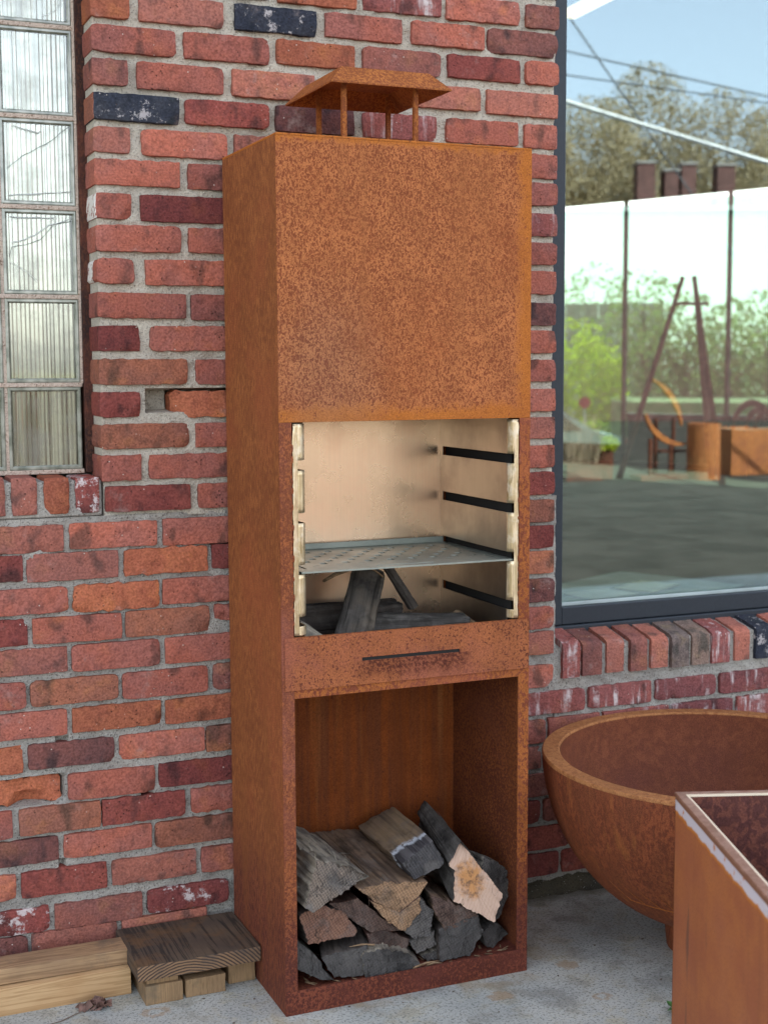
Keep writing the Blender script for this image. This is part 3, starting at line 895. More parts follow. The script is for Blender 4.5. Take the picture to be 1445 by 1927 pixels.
# room behind the blocks
M_dim = plain('dim_room_wall', (0.20, 0.19, 0.17), 0.9)

# ------------------------------------------------------------------ shop window, right
sw = empty('shop_window', (0.9, 0.12, 0.65), 'large dark framed shop window right of the stove, reflecting sky and trees', 'window')
SO = (0.9, 0.12, 0.65)
def mat_frame():
    n = NT('slate_aluminium')
    f = n.noise(n.co(), 120, 3)
    return n.done(n.mix(f, (0.022, 0.028, 0.036), (0.034, 0.042, 0.052)), 0.42, 0.2, spec=0.4)
M_frame = mat_frame()
def rel(lo, hi): return [lo[i] - SO[i] for i in range(3)], [hi[i] - SO[i] for i in range(3)]
def swp(name, lo, hi, mat, bev=0.0):
    return box(name, lo, hi, mat, sw, bev, 1, SO)
swp('frame_stile', (0.823, 0.100, 0.6495), (0.9045, 0.165, 3.40), M_frame, 0.002)
swp('frame_rail', (0.9047, 0.102, 0.6495), (4.22, 0.165, 0.694), M_frame, 0.002)
swp('frame_rail', (0.8232, 0.088, 0.631), (4.26, 0.166, 0.6485), M_frame, 0.002)
swp('frame_rail', (0.9047, 0.102, 3.34), (4.22, 0.165, 3.40), M_frame, 0.002)
swp('frame_stile', (4.2205, 0.100, 0.6495), (4.299, 0.165, 3.40), M_frame, 0.002)
M_bead = plain('glazing_bead', (0.38, 0.44, 0.43), 0.3)
swp('glazing_bead', (0.905, 0.118, 0.6943), (4.22, 0.124, 0.7035), M_bead, 0.001)
M_glass = mat_clear('shop_glass', (0.90, 0.95, 0.92), 0.18, 0.0, 1.9, gl=(0.74, 0.90, 1.0))
M_glass_far = mat_clear('far_glass', (0.55, 0.68, 0.635), 0.05, 0.0, 1.5)
swp('pane', (0.9047, 0.1262, 0.694), (4.22, 0.1322, 3.34), M_glass)

# ------------------------------------------------------------------ showroom behind the glass
M_floor = plain('showroom_concrete', (0.140, 0.118, 0.100), 0.85, var=0.05, scale=0.8, spec=0.1)
M_white = plain('white_plaster', (0.72, 0.70, 0.66), 0.9)  # white chosen so the unseen walls bounce light into the room
M_dark = plain('charcoal_wall', (0.028, 0.030, 0.032), 0.85)
GD = Vector((0.4226, -0.9063))               # along the far glazing, towards the right
G0 = Vector((9.14, 13.22)) + Vector((0.4226, -0.9063)) * 0.35                   # a mullion of it
def gl(s, off=0.0): return G0 + GD * s + Vector((GD.y, -GD.x)) * -off
def slab(name, pts, z0, z1, mat):
    n = len(pts)
    V = [(p[0], p[1], z0) for p in pts] + [(p[0], p[1], z1) for p in pts]
    F = [tuple(range(n - 1, -1, -1)), tuple(range(n, 2 * n))] + [(i, (i + 1) % n, n + (i + 1) % n, n + i) for i in range(n)]
    o = mesh_obj(name, V, F, mat)
    o['kind'] = 'structure'
    return o
cornA, cornB = gl(-5.5), gl(14.2)
room = [(-2.6, 0.352), (cornB.x, 0.352), (cornB.x, max(0.36, cornB.y)), (cornA.x, cornA.y), (-2.6, cornA.y)]
slab('showroom_floor', room, -0.9, -0.001, M_floor)
deck = [(-2.62, 0.0), (12.4, 0.0), (cornB.x + 0.2, max(0.5, cornB.y) + 0.2), (cornA.x + 0.3, cornA.y + 0.3), (-2.62, cornA.y + 0.3)]
slab('showroom_ceiling', [(-2.62, 0.292)] + [(12.4, 0.292)] + deck[2:], 4.25, 4.70, M_dark)
slab('back_wall', [(-2.6, cornA.y + 0.002), (cornA.x, cornA.y + 0.002), (cornA.x, cornA.y + 0.25), (-2.6, cornA.y + 0.25)], 0.0, 4.249, M_white)
slab('side_wall', [(-2.6, 0.36), (-2.5, 0.36), (-2.5, cornA.y), (-2.6, cornA.y)], 0.0, 4.249, M_white)
slab('partition_wall', [(0.35, 0.36), (0.45, 0.36), (0.45, 6.0), (0.35, 6.0)], 0.0, 4.249, M_white)
slab('partition_wall', [(-2.499, 1.6), (0.348, 1.6), (0.348, 1.7), (-2.499, 1.7)], 0.0, 4.249, M_dim)

fw = empty('far_glazing', (G0.x, G0.y, 0.0), 'far showroom glazing of tall greenish panes with thin black mullions', 'window')
fang = math.atan2(GD.y, GD.x)
fw.rotation_euler = (0, 0, fang)
def fbox(name, s0, s1, t0, t1, z0, z1, mat): 
    return box(name, (s0, t0, z0), (s1, t1, z1), mat, fw)
s = -5.4
PW = 1.505
idx = [-4, -3, -2, -1, 0, 1, 2, 3, 4, 5, 6, 7, 8]
TOPZ = 3.45
for i in idx[:-1]:
    fbox('pane', i * PW + 0.021, (i + 1) * PW - 0.021, -0.004, 0.004, 0.055, TOPZ - 0.055, M_glass_far)
for i in idx:
    fbox('mullion', i * PW - 0.020, i * PW + 0.020, -0.03, 0.03, 0.0, TOPZ - 0.001, M_black)
fbox('head_rail', idx[0] * PW, idx[-1] * PW, -0.05, 0.05, TOPZ, TOPZ + 0.06, M_black)
fbox('bottom_rail', idx[0] * PW, idx[-1] * PW, -0.045, 0.045, 0.001, 0.05, M_black)
fbox('bulkhead', idx[0] * PW, idx[-1] * PW, -0.10, 0.12, TOPZ + 0.061, 4.24, M_dark)

fbox('sill_panel', 0.021, idx[-1] * PW, 0.055, 0.12, 0.001, 0.66, M_dark)
fbox('sill_panel', idx[0] * PW, -0.021, 0.055, 0.12, 0.001, 0.27, M_dark)  # panel added to darken the view behind the mirrored pots
fbox('sill_cap', 0.021, idx[-1] * PW, -0.028, 0.13, 0.661, 0.69, M_black)
# hung strip light
LX, LY, LA = 3.878, 4.52, math.radians(267)
M_lamp = NT('lamp_tube'); M_lamp = M_lamp.done((1, 0.9, 0.6), 0.5, **{'Emission Color': (1.0, 0.80, 0.45, 1), 'Emission Strength': 0.38})
lt = empty('strip_light', (LX, LY, 3.60), 'lit pale yellow strip light hanging inside behind top of shop window', 'lamp', rz=LA)
box('lamp_tube', (-0.75, -0.06, -0.03), (0.75, 0.06, 0.0), M_lamp, lt)
box('housing', (-0.76, -0.07, 0.002), (0.76, 0.07, 0.05), M_dark, lt)
for sx in (-0.6, 0.6):
    box('hanger', (sx - 0.006, -0.006, 0.0502), (sx + 0.006, 0.006, 0.64), M_dark, lt)

# rusted pieces for sale: on the sunlit lot behind the photographer, seen in the shop window
def lot(x, y, q=1.1):
    return (-0.8609 + (x + 0.8609) * q, 0.25 - (-2.9241 + (y + 2.9241) * q), -0.13)
def big(o):
    o.scale = (1.1, 1.1, 1.1)
    return o
C_show = corten('rust_show', (0.50, 0.18, 0.06), (0.36, 0.12, 0.04), 40, 0.45, soft=0.2)
C_show2 = corten('rust_show_dark', (0.17, 0.058, 0.03), (0.085, 0.03, 0.02), 40, 0.5, soft=0.2)
bm = bmesh.new()
add_lathe(bm, [(0.0, 0.02), (0.185, 0.02), (0.185, 0.0), (0.19, 0.0), (0.19, 0.645), (0.178, 0.648), (0.176, 0.63), (0.176, 0.56), (0.0, 0.56)], 40)
tag(big(bm_obj('cylinder_planter', bm, C_show, None, lot(8.84, 10.50), smooth=True)), 'tall rusted cylinder planter beside the dark sided cube, mirrored in shop window', 'planter')
bm = bmesh.new()
add_box(bm, (-0.26, -0.26, 0), (0.26, 0.26, 0.56), 0.004)
fs = [f for f in bm.faces if f.normal.z > 0.9 and f.calc_area() > 0.1]
r = bmesh.ops.inset_individual(bm, faces=fs, thickness=0.02)
for f in fs:
    for v in f.verts: v.co.z -= 0.06
cb = big(bm_obj('cube_planter', bm, C_show, None, lot(9.72, 10.98))); cb.rotation_euler = (0, 0, math.radians(8))
tag(cb, 'rusted cube planter right of the cylinder planter, mirrored in shop window', 'planter')
# arched sculpture on the cube
pth = box('plinth', (9.30, 10.30, 0.0), (10.05, 10.95, 0.56), M_dark); tag(pth, 'dark square plinth inside the showroom under the arched sculpture', 'plinth')
sc = empty('arched_sculpture', (9.60, 10.62, 0.5605), 'rusted sculpture of curved arches standing on the dark plinth inside', 'sculpture')
for q, (r_, x_) in enumerate(((0.27, 0.0), (0.20, 0.16), (0.17, 0.30))):
    bm = bmesh.new()
    add_tube(bm, [(x_ + r_ * math.cos(a) , 0.05 * q, max(0, 1.15 * r_ * math.sin(a))) for a in [math.pi * (1.0 - k / 12) for k in range(10 if q == 0 else 13)]], [0.022 + 0.02 * math.sin(math.pi * k / 12) for k in range(10 if q == 0 else 13)], 8)
    bm_obj('arch', bm, C_show2, sc, smooth=True)
bm = bmesh.new()
add_lathe(bm, [(0, 0.02), (0.11, 0.02), (0.112, 0.0), (0.118, 0.0), (0.122, 0.34), (0.108, 0.342), (0.106, 0.30), (0, 0.30)], 32)
smp = big(empty('potted_plant', lot(7.86, 11.10), 'small rusted cylinder pot with bushy lime green plant, mirrored in window', 'plant'))
bm_obj('pot', bm, C_show2, smp, smooth=True)

def leaf_cloud(name, blobs, n, size, mat, parent=None, seed=1, flat=0.5, hollow=0.35):
    """many small leaf-sized faces spread through overlapping lumps"""
    rnd = random.Random(seed)
    V = []; F = []
    tot = sum(b[3] * b[4] * b[5] for b in blobs)
    for (cx, cy, cz, rx, ry, rz_) in blobs:
        m = max(6, int(n * rx * ry * rz_ / tot))
        for _ in range(m):
            while True:
                a, b, c = rnd.uniform(-1, 1), rnd.uniform(-1, 1), rnd.uniform(-1, 1)
                q = a * a + b * b + c * c
                if hollow * rnd.random() < q < 1: break
            if nz(cx + a * 2.6 + seed, cy + b * 2.6, cz + c * 2.6) < -0.22: continue
            p = Vector((cx + a * rx, cy + b * ry, cz + c * rz_))
            d = Vector((rnd.gauss(0, 1), rnd.gauss(0, 1), rnd.gauss(0, 1))).normalized()
            e = d.cross(Vector((rnd.gauss(0, 1), rnd.gauss(0, 1), rnd.gauss(0, 1)))).normalized()
            s = size * rnd.uniform(0.6, 1.4)
            k = len(V)
            V += [p - d * s, p + e * s * flat, p + d * s, p - e * s * flat]
            F.append((k, k + 1, k + 2, k + 3))
    return mesh_obj(name, V, F, mat, parent)
def mat_leaf(name, a, b, trans=0.35):
    n = NT(name)
    f = n.noise(n.co(), 3.0, 3)
    c = n.mix(n.ramp(f, 0.35, 0.65), a, b)
    t = n.t.nodes.new('ShaderNodeBsdfTranslucent'); n.put(t.inputs[0], c)
    m = n.t.nodes.new('ShaderNodeMixShader'); m.inputs[0].default_value = trans
    n.put(n.b.inputs['Base Color'], c); n.b.inputs['Roughness'].default_value = 0.6
    n.t.links.new(n.b.outputs[0], m.inputs[1]); n.t.links.new(t.outputs[0], m.inputs[2])
    n.t.links.new(m.outputs[0], n.out.inputs['Surface'])
    return n.m
L_lime = mat_leaf('lime_leaf', (0.44, 0.50, 0.03), (0.52, 0.56, 0.05), 0.55)
L_green = mat_leaf('spring_leaf', (0.24, 0.31, 0.10), (0.30, 0.36, 0.13), 0.55)
L_tan = mat_leaf('budding_twigs', (0.36, 0.275, 0.15), (0.42, 0.34, 0.19), 0.3)
L_olive = mat_leaf('olive_leaf', (0.085, 0.10, 0.035), (0.12, 0.125, 0.045), 0.3)
L_straw = mat_leaf('straw_plume', (0.42, 0.30, 0.19), (0.34, 0.24, 0.14), 0.3)
M_bark = plain('bark', (0.10, 0.075, 0.055), 0.9, var=0.3)
leaf_cloud('foliage', [(0, 0, 0.40, 0.19, 0.19, 0.11)], 500, 0.03, L_lime, smp, 3)
lp = big(empty('grass_planter', lot(7.42, 10.96), 'low rusted planter with dry feathery grass mirrored at window edge', 'planter'))
bm = bmesh.new(); add_box(bm, (-0.22, -0.16, 0), (0.26, 0.16, 0.20), 0.003); bm_obj('trough', bm, C_show2, lp)
bm = bmesh.new()
rnd = random.Random(3)
for q in range(260):
    a = rnd.uniform(0, 6.28); x, y = rnd.uniform(-0.2, 0.24), rnd.uniform(-0.12, 0.12)
    h = rnd.uniform(0.25, 0.62); d = rnd.uniform(0, 0.18)
    p0 = Vector((x, y, 0.19)); p1 = p0 + Vector((math.cos(a) * d * 0.4, math.sin(a) * d * 0.4, h * 0.6)); p2 = p0 + Vector((math.cos(a) * d, math.sin(a) * d, h))
    w = Vector((0.006, 0.004, 0))
    vs = [bm.verts.new(p) for p in (p0 - w, p0 + w, p1 + w * 1.3, p1 - w * 1.3, p2)]
    bm.faces.new(vs[:4]); bm.faces.new((vs[3], vs[2], vs[4]))
g_ = bm_obj('grass', bm, L_straw, lp)

# tripod with hanging crescents
tp = empty('tripod_swing', (8.45, 10.3, 0), 'tall three legged rusty tripod frame inside the showroom', 'sculpture')
T0 = Vector((8.45, 10.3, 0))
apx = Vector((8.42, 10.28, 2.30))
legs = [((8.03, 11.02, 0), (-0.05, 0.02)), ((8.97, 10.52, 0), (0.07, -0.03)), ((8.55, 9.75, 0), (0.05, -0.05))]
M_poleo = corten('rust_pole', (0.30, 0.11, 0.05), (0.15, 0.055, 0.035), 40, 0.5, soft=0.2)
for (f, (ax_, ay_)) in legs:
    bm = bmesh.new()
    f = Vector(f)
    add_tube(bm, [f - T0, apx + Vector((ax_, ay_, 0)) - T0], [0.040, 0.026], 8)
    bm_obj('leg', bm, M_poleo, tp, smooth=True)
bm = bmesh.new()
add_tube(bm, [apx + Vector((-0.15, 0.05, -0.30)) - T0, apx + Vector((0.22, -0.09, -0.30)) - T0], 0.02, 8)
bm_obj('crossbar', bm, M_poleo, tp, smooth=True)
cr = big(empty('crescent_sculpture', lot(8.35, 10.62), 'bright orange crescent shaped steel sculpture mirrored below the tripod', 'sculpture'))
for q, (r_, a0, a1, x_, z_) in enumerate(((0.46, 190, 285, 0.22, 0.86), (0.55, 0, 75, -0.30, 0.62))):
    bm = bmesh.new()
    K = 16
    inn = []; outv = []
    for k in range(K + 1):
        a = math.radians(a0 + (a1 - a0) * k / K)
        t = math.sin(math.pi * k / K) * 0.055
        for lst, rr in ((inn, r_ - t), (outv, r_ + 0.012)):
            lst.append([bm.verts.new((x_ + rr * math.cos(a), yy, z_ + rr * math.sin(a))) for yy in (-0.02, 0.02)])
    for k in range(K):
        bm.faces.new((inn[k][0], outv[k][0], outv[k + 1][0], inn[k + 1][0])); bm.faces.new((inn[k + 1][1], outv[k + 1][1], outv[k][1], inn[k][1]))
        bm.faces.new((inn[k][1], inn[k][0], inn[k + 1][0], inn[k + 1][1])); bm.faces.new((outv[k][0], outv[k][1], outv[k + 1][1], outv[k + 1][0]))
    bm_obj('crescent', bm, corten('rust_orange%d' % q, (0.50, 0.17, 0.05), (0.36, 0.12, 0.04), 40, 0.3, soft=0.2), cr)
bm = bmesh.new(); add_box(bm, (-0.35, -0.12, 0), (0.35, 0.12, 0.06), 0.004); bm_obj('base', bm, C_show2, cr)
for x_, z_ in ((-0.16, 0.48), (0.12, 0.42)):
    bm = bmesh.new(); add_tube(bm, [(x_, 0, 0.0601), (x_, 0, z_)], 0.025, 8); bm_obj('support', bm, C_show2, cr, smooth=True)
st = big(empty('iron_stand', lot(8.52, 10.9), 'dark iron display stand with two posts left of the cylinder planter', 'stand'))
for nm, lo, hi in (('post', (-0.09, -0.02, 0.045), (-0.05, 0.02, 0.70)), ('post', (0.16, -0.02, 0.045), (0.19, 0.02, 0.70)), ('base_bar', (-0.32, -0.03, 0.0), (0.30, 0.03, 0.044)), ('shelf', (-0.06, -0.12, 0.3), (0.30, 0.12, 0.325))):
    box(nm, lo, hi, C_show2, st, 0.002)
# table near the glass; its sheets are added for bright patches
tb = empty('low_table', (3.0, 3.05, 0), 'low dark table with pale sheets behind the bottom of shop window', 'table', rz=math.radians(25))
box('table_top', (-0.55, -0.38, 0.15), (0.55, 0.38, 0.17), plain('table_grey', (0.16, 0.15, 0.13), 0.5), tb, 0.002)
for sx in (-0.5, 0.5):
    for sy in (-0.33, 0.33): box('leg', (sx - 0.02, sy - 0.02, 0), (sx + 0.02, sy + 0.02, 0.1495), M_black, tb, 0.001)
M_sheet = plain('cream_sheet', (0.80, 0.72, 0.42), 0.5, var=0.05)
for q, (dx, dy, ro, col, lab) in enumerate(((0.16, -0.02, 0.5, M_sheet, 'pale yellow sheet added for a bright patch, low table, right'), (-0.20, 0.02, 0.2, plain('white_sheet', (0.70, 0.66, 0.58), 0.5), 'off white sheet added for a bright patch, low table, left'))):
    a = math.radians(25)
    p = (3.0 + dx * math.cos(a) - dy * math.sin(a), 3.05 + dx * math.sin(a) + dy * math.cos(a), 0.1705)
    bm = bmesh.new(); add_box(bm, (-0.15, -0.11, 0), (0.15, 0.11, 0.004)); 
    so_ = bm_obj('bright_patch_sheet', bm, col, None, p); so_.rotation_euler = (0, 0, ro)
    tag(so_, lab, 'paper')

# ------------------------------------------------------------------ outdoors beyond the far glazing
M_road = plain('pale_road', (0.30, 0.29, 0.27), 0.9, var=0.1, scale=0.5)
slab('road', [(9, 15.5), (13.5, 6), (60, 10), (60, 30), (8, 30)], -0.93, -0.90, M_road)
def car(loc, rz):
    c = empty('parked_car', loc, 'silver white car parked outside beyond the far glazing', 'car', rz=rz)
    prof = [(-2.1, 0.30), (-2.12, 0.72), (-1.95, 0.86), (-1.45, 0.92), (-0.85, 1.36), (0.55, 1.38), (1.25, 0.92), (1.95, 0.82), (2.12, 0.62), (2.1, 0.30)]
    bm = bmesh.new()
    L = []
    for sy, inset in ((-0.86, 0), (0.86, 0)):
        L.append([bm.verts.new((x, sy * (0.80 if z > 1.0 else 1.0), z)) for x, z in prof])
    n = len(prof)
    for i in range(n):
        bm.faces.new((L[0][i], L[0][(i + 1) % n], L[1][(i + 1) % n], L[1][i]))
    bm.faces.new(L[0][::-1]); bm.faces.new(L[1])
    bmesh.ops.bevel(bm, geom=list(bm.edges), offset=0.05, segments=2, affect='EDGES')
    bm_obj('body', bm, plain('car_paint', (0.62, 0.63, 0.65), 0.25, 0.2), c, smooth=True)
    bm = bmesh.new()
    for sy in (-1, 1):
        vs = [bm.verts.new((x, sy * (0.875 - 0.16 * (z - 0.9) / 0.45) + sy * 0.004, z)) for x, z in ((-1.25, 0.96), (1.02, 0.96), (0.46, 1.30), (-0.80, 1.30))]
        bm.faces.new(vs)
    vs = [bm.verts.new(p) for p in ((-1.47, -0.62, 0.965), (-1.47, 0.62, 0.965), (-0.93, 0.55, 1.335), (-0.93, -0.55, 1.335))]; bm.faces.new(vs)
    vs = [bm.verts.new(p) for p in ((1.27, -0.62, 0.955), (1.27, 0.62, 0.955), (0.66, 0.55, 1.345), (0.66, -0.55, 1.345))]; bm.faces.new(vs)
    w = bm_obj('window', bm, plain('car_glass', (0.02, 0.025, 0.03), 0.05), c)
    for x in (-1.3, 1.3):
        for y in (-0.80, 0.80):
            bm = bmesh.new()
            add_tube(bm, [(x, y - 0.1, 0.31), (x, y + 0.1, 0.31)], 0.31, 20)
            wh = bm_obj('wheel', bm, M_black, c, smooth=True)
            bm = bmesh.new()
            add_tube(bm, [(x, y + (0.101 if y > 0 else -0.101), 0.31), (x, y + (0.11 if y > 0 else -0.11), 0.31)], 0.19, 16)
            bm_obj('rim', bm, plain('alloy', (0.5, 0.5, 0.5), 0.3, 0.8), wh)
    for y in (-0.66, 0.66):
        box('tail_light', (-2.155, y - 0.14, 0.66), (-2.09, y + 0.14, 0.80), plain('red_lens', (0.45, 0.02, 0.02), 0.2), c, 0.01)
    return c
car((12.5, 21.9, -0.90), math.radians(180 - 22))

def cam_at(u, v, d):          # a point d metres in front of the photographer, used for laying out far planting
    f = F_ + R_ * ((u - 722.5) / 2624) - U_ * ((v - 963.5) / 2624)
    return Vector((-0.8609, -2.9241, 1.2971)) + f * d

def tree(name, base, h, blobs, n, size, leaf, label, seed, trunk_r=0.14, cat='tree', group=None, limbs=6):
    t = empty(name, base, label, cat, group)
    rnd = random.Random(seed)
    bm = bmesh.new()
    top = max(b[2] for b in blobs)
    add_tube(bm, [(0, 0, -0.05), (0.05 * h * 0.1, 0.03, h * 0.25), (-0.04, 0.05, h * 0.5), (0.03, 0, top)], [trunk_r, trunk_r * 0.8, trunk_r * 0.55, trunk_r * 0.15], 8)
    bm_obj('trunk', bm, M_bark, t, smooth=True)
    bm = bmesh.new()
    for q in range(limbs):
        b = blobs[q % len(blobs)]
        z0 = rnd.uniform(0.2, 0.5) * h
        e = Vector((b[0] + rnd.uniform(-0.6, 0.6) * b[3], b[1] + rnd.uniform(-0.6, 0.6) * b[4], b[2] + rnd.uniform(-0.2, 0.7) * b[5]))
        s_ = Vector((0, 0, z0))
        add_tube(bm, [s_, s_.lerp(e, 0.5) + Vector((rnd.uniform(-0.2, 0.2), rnd.uniform(-0.2, 0.2), 0.2)), e], [trunk_r * 0.4, trunk_r * 0.25, trunk_r * 0.08], 5)
    bm_obj('limb', bm, M_bark, t, smooth=True)
    leaf_cloud('crown', blobs, n, size, leaf, t, seed)
    return t

hg = leaf_cloud('lime_bush', [(0, 0, 1.9, 1.5, 1.0, 1.75), (-1.5, 0.4, 1.9, 1.2, 1.0, 1.7), (1.0, 0.5, 1.5, 0.9, 0.9, 1.5), (-2.8, 1.2, 1.8, 1.3, 1.0, 1.7)], 9000, 0.085, L_lime, None, 4)
hg.location = (19.9, 31.9, -0.93)
tag(hg, 'bright lime green bush outside, left behind the far glazing', 'bush')
rnd = random.Random(9)
TL = ['pale green tree outside nearest the tripod', 'pale green tree outside between tripod and right mullion', 'pale green tree outside right of the right mullion', 'pale green tree outside at far right edge of glass', 'yellowish tree outside behind the pale fence']
for i, (u, v, d) in enumerate(((1215, 505, 46), (1295, 545, 45), (1375, 560, 44), (1450, 540, 46), (1120, 490, 58))):
    p = cam_at(u, v, d)
    h = p.z + 0.93
    tree('leafy_tree', (p.x, p.y, -0.93), h, [(0, 0, h * 0.72, 1.6, 1.4, h * 0.28), (-1.1, 0.3, h * 0.5, 1.4, 1.2, h * 0.3), (1.2, -0.2, h * 0.45, 1.5, 1.2, h * 0.32), (0, 0, h * 0.3, 1.9, 1.3, h * 0.28)], 2600, 0.10, L_green, TL[i], 20 + i)
fb = empty('pale_fence', tuple(cam_at(1110, 570, 50).xy) + (-0.93,), 'pale cream board fence outside above the lime bush', 'fence', rz=math.radians(-30))
for q in range(9):
    box('board', (-2.6 + q * 0.58, -0.03, 0.05), (-2.6 + q * 0.58 + 0.565, 0.03, 4.5 + 0.0), plain('cream_board', (0.55, 0.50, 0.40), 0.8) if q == 0 else bpy.data.materials['cream_board'], fb)
bank = slab('grass_bank', [tuple(cam_at(u, 720, d).xy) for u, d in ((1150, 38), (1500, 36), (1500, 48), (1150, 50))], -0.93, 0.35, plain('bank_grass', (0.20, 0.21, 0.09), 0.9, var=0.2))
ss = empty('stop_sign', tuple(cam_at(1100, 728, 27.5).xy) + (-0.90,), 'small red octagonal road sign outside below the lime bush', 'sign', rz=math.radians(-32))
bm = bmesh.new(); add_tube(bm, [(0, 0.02, 0), (0, 0.02, 1.62)], 0.022, 8); bm_obj('pole', bm, plain('galvanised', (0.4, 0.4, 0.4), 0.5, 0.6), ss, smooth=True)
bm = bmesh.new(); add_tube(bm, [(0, -0.012, 1.50), (0, -0.004, 1.50)], 0.12, 8); bmesh.ops.rotate(bm, verts=bm.verts, cent=(0, 0, 1.5), matrix=Matrix.Rotation(math.radians(22.5), 3, 'Y')); bm_obj('plate', bm, plain('sign_red', (0.50, 0.025, 0.03), 0.4), ss)

# ------------------------------------------------------------------ across the lot behind the photographer: what the shop window mirrors
RL = ['tall budding tree mirrored at left edge of the shop window', 'tall tan budding tree mirrored left of the chimneys', 'tallest tan budding tree mirrored above the chimneys', 'budding tree mirrored right of the chimneys', 'broad budding tree mirrored at right edge of shop window', 'olive tree mirrored low at left edge of shop window', 'dark olive tree mirrored low behind the chimneys', 'olive tree mirrored low at right edge of shop window']
RT = [(19.6, -34.5, 9.9, 0), (22.2, -35.0, 10.6, 0), (25.3, -36.5, 12.2, 0), (28.4, -36.5, 11.6, 0), (31.6, -37.5, 11.6, 0), (20.6, -38.5, 8.0, 1), (26.0, -40.0, 8.4, 1), (31.0, -40.5, 8.8, 1)]
for i, (x, y, h, kind) in enumerate(RT):
    if kind == 0:
        bl = [(0, 0, h * 0.74, 1.9, 1.8, h * 0.22), (-1.3, 0.5, h * 0.60, 1.6, 1.5, h * 0.2), (1.4, -0.4, h * 0.60, 1.7, 1.5, h * 0.2), (0.2, 0.3, h * 0.48, 2.0, 1.7, h * 0.16)]
        tree('budding_tree', (x, y, -0.5), h, bl, 30000, 0.060, L_tan, RL[i], 60 + i, 0.2, limbs=16)
    else:
        bl = [(0, 0, h * 0.72, 2.4, 1.7, h * 0.24), (-2.2, 0.3, h * 0.64, 1.9, 1.5, h * 0.25), (2.3, 0.2, h * 0.64, 1.9, 1.5, h * 0.25), (0, 0, h * 0.35, 2.4, 1.6, h * 0.25)]
        tree('olive_tree', (x, y, -0.5), h, bl, 22000, 0.085, L_olive, RL[i], 60 + i, 0.2, limbs=10)
bb = empty('brick_building', (24.0, -33.0, -0.5), 'dark brick building with a row of four chimneys, mirrored in shop window', 'building', rz=math.radians(24))
M_chim = plain('chimney_brick', (0.12, 0.055, 0.045), 0.9, var=0.2, scale=4)
M_stone = plain('coping_stone', (0.30, 0.27, 0.24), 0.9)
box('wall', (-6, 0, 0), (9, 6, 5.85), M_chim, bb)
box('coping', (-6.1, -0.1, 5.851), (9.1, 6.1, 5.97), M_stone, bb)
for cx, w_, h_ in ((-1.0, 0.52, 1.80), (-0.25, 0.40, 1.57), (0.25, 0.42, 1.75), (1.35, 0.52, 1.71)):
    ch = box('chimney', (cx - w_ / 2, 0.3, 5.971), (cx + w_ / 2, 1.1, 5.971 + h_), M_chim, bb)
    box('cap', (cx - w_ / 2 - 0.04, 0.26, 5.972 + h_), (cx + w_ / 2 + 0.04, 1.14, 6.04 + h_), M_stone, bb)
for q in range(5):
    fr = box('window', (-5 + q * 2.8, -0.03, 2.6), (-3.8 + q * 2.8, -0.002, 4.6), M_stone, bb)
    box('pane', (-4.92 + q * 2.8, -0.04, 2.68), (-3.88 + q * 2.8, -0.031, 4.52), M_black, bb)
# power lines
def wire(a, b, r, sag, mat, label):
    a, b = Vector(a), Vector(b)
    bm = bmesh.new()
    add_tube(bm, [a.lerp(b, k / 24) - Vector((0, 0, sag * 4 * (k / 24) * (1 - k / 24))) for k in range(25)], r, 6)
    tag(bm_obj('overhead_cable', bm, mat, smooth=True), label, 'cable')
M_wire = plain('black_cable', (0.03, 0.03, 0.035), 0.5)
M_cable = plain('pale_cable', (0.62, 0.60, 0.56), 0.5)
d1 = Vector((9.58 - 7.48, -10.15 + 11.11, 3.72 - 4.43))
A = Vector((7.48, -11.11, 4.43))
POLE1, POLE2 = A - d1 * 4.2, A + d1 * 4.0
wire(POLE1, POLE2, 0.030, 0.10, M_cable, 'thick pale overhead cable slanting across the mirrored sky')
d2 = Vector((15.5 - 12.2, -17.74 + 19.23, 6.2 - 7.04)); B = Vector((12.2, -19.23, 7.04))
wire(B - d2 * 3, B + d2 * 3, 0.016, 0.1, M_wire, 'upper thin dark wire crossing the mirrored sky')
d3 = Vector((15.5 - 12.93, -17.74 + 18.88, 6.2 - 6.61)); B3 = Vector((12.93, -18.88, 6.50))
wire(B3 - d3 * 3.4, B3 + d3 * 3.2, 0.014, 0.1, M_wire, 'lower thin dark wire crossing the mirrored sky')
d4 = Vector((13.17 - 12.27, -18.71 + 19.26, 6.04 - 7.56)); B4 = Vector((12.27, -19.26, 7.56))
wire(B4 - d4 * 1.2, B4 + d4 * 3.6, 0.018, 0.0, M_wire, 'dark guy wire running steeply down the mirrored sky')

# ------------------------------------------------------------------ the tall weathering steel stove
SW, SD, SH = 0.5482, 0.3739, 1.7404
ST0 = (0.2741, -0.197, 0.0)
stove = empty('outdoor_fireplace', ST0, 'tall rusted steel outdoor fireplace with open firebox and wood store below', 'fireplace')
def sp(name, lo, hi, mat, bev=0.0012, parent=None):
    return box(name, lo, hi, mat, parent or stove, bev, 2, ST0)
hx = SW / 2
C_front = corten('rust_front', (0.47, 0.163, 0.058), (0.235, 0.068, 0.027), 185, 0.45, 0.62, tint=(0.29, 0.078, 0.025), tint_amt=0.35, worm=True,
                 edges=[(0, hx - 0.045, hx - 0.012), (2, 1.235, 1.205), (2, 1.722, 1.737)], soft=0.045, purple=(-0.17, 1.29, 0.14, 0.20), patch=0.4)
C_side = corten('rust_side', (0.35, 0.125, 0.043), (0.205, 0.066, 0.026), 190, 0.50, 0.30, tint=(0.30, 0.085, 0.035), tint_amt=0.5, soft=0.12, low=(0.12, 0.42))
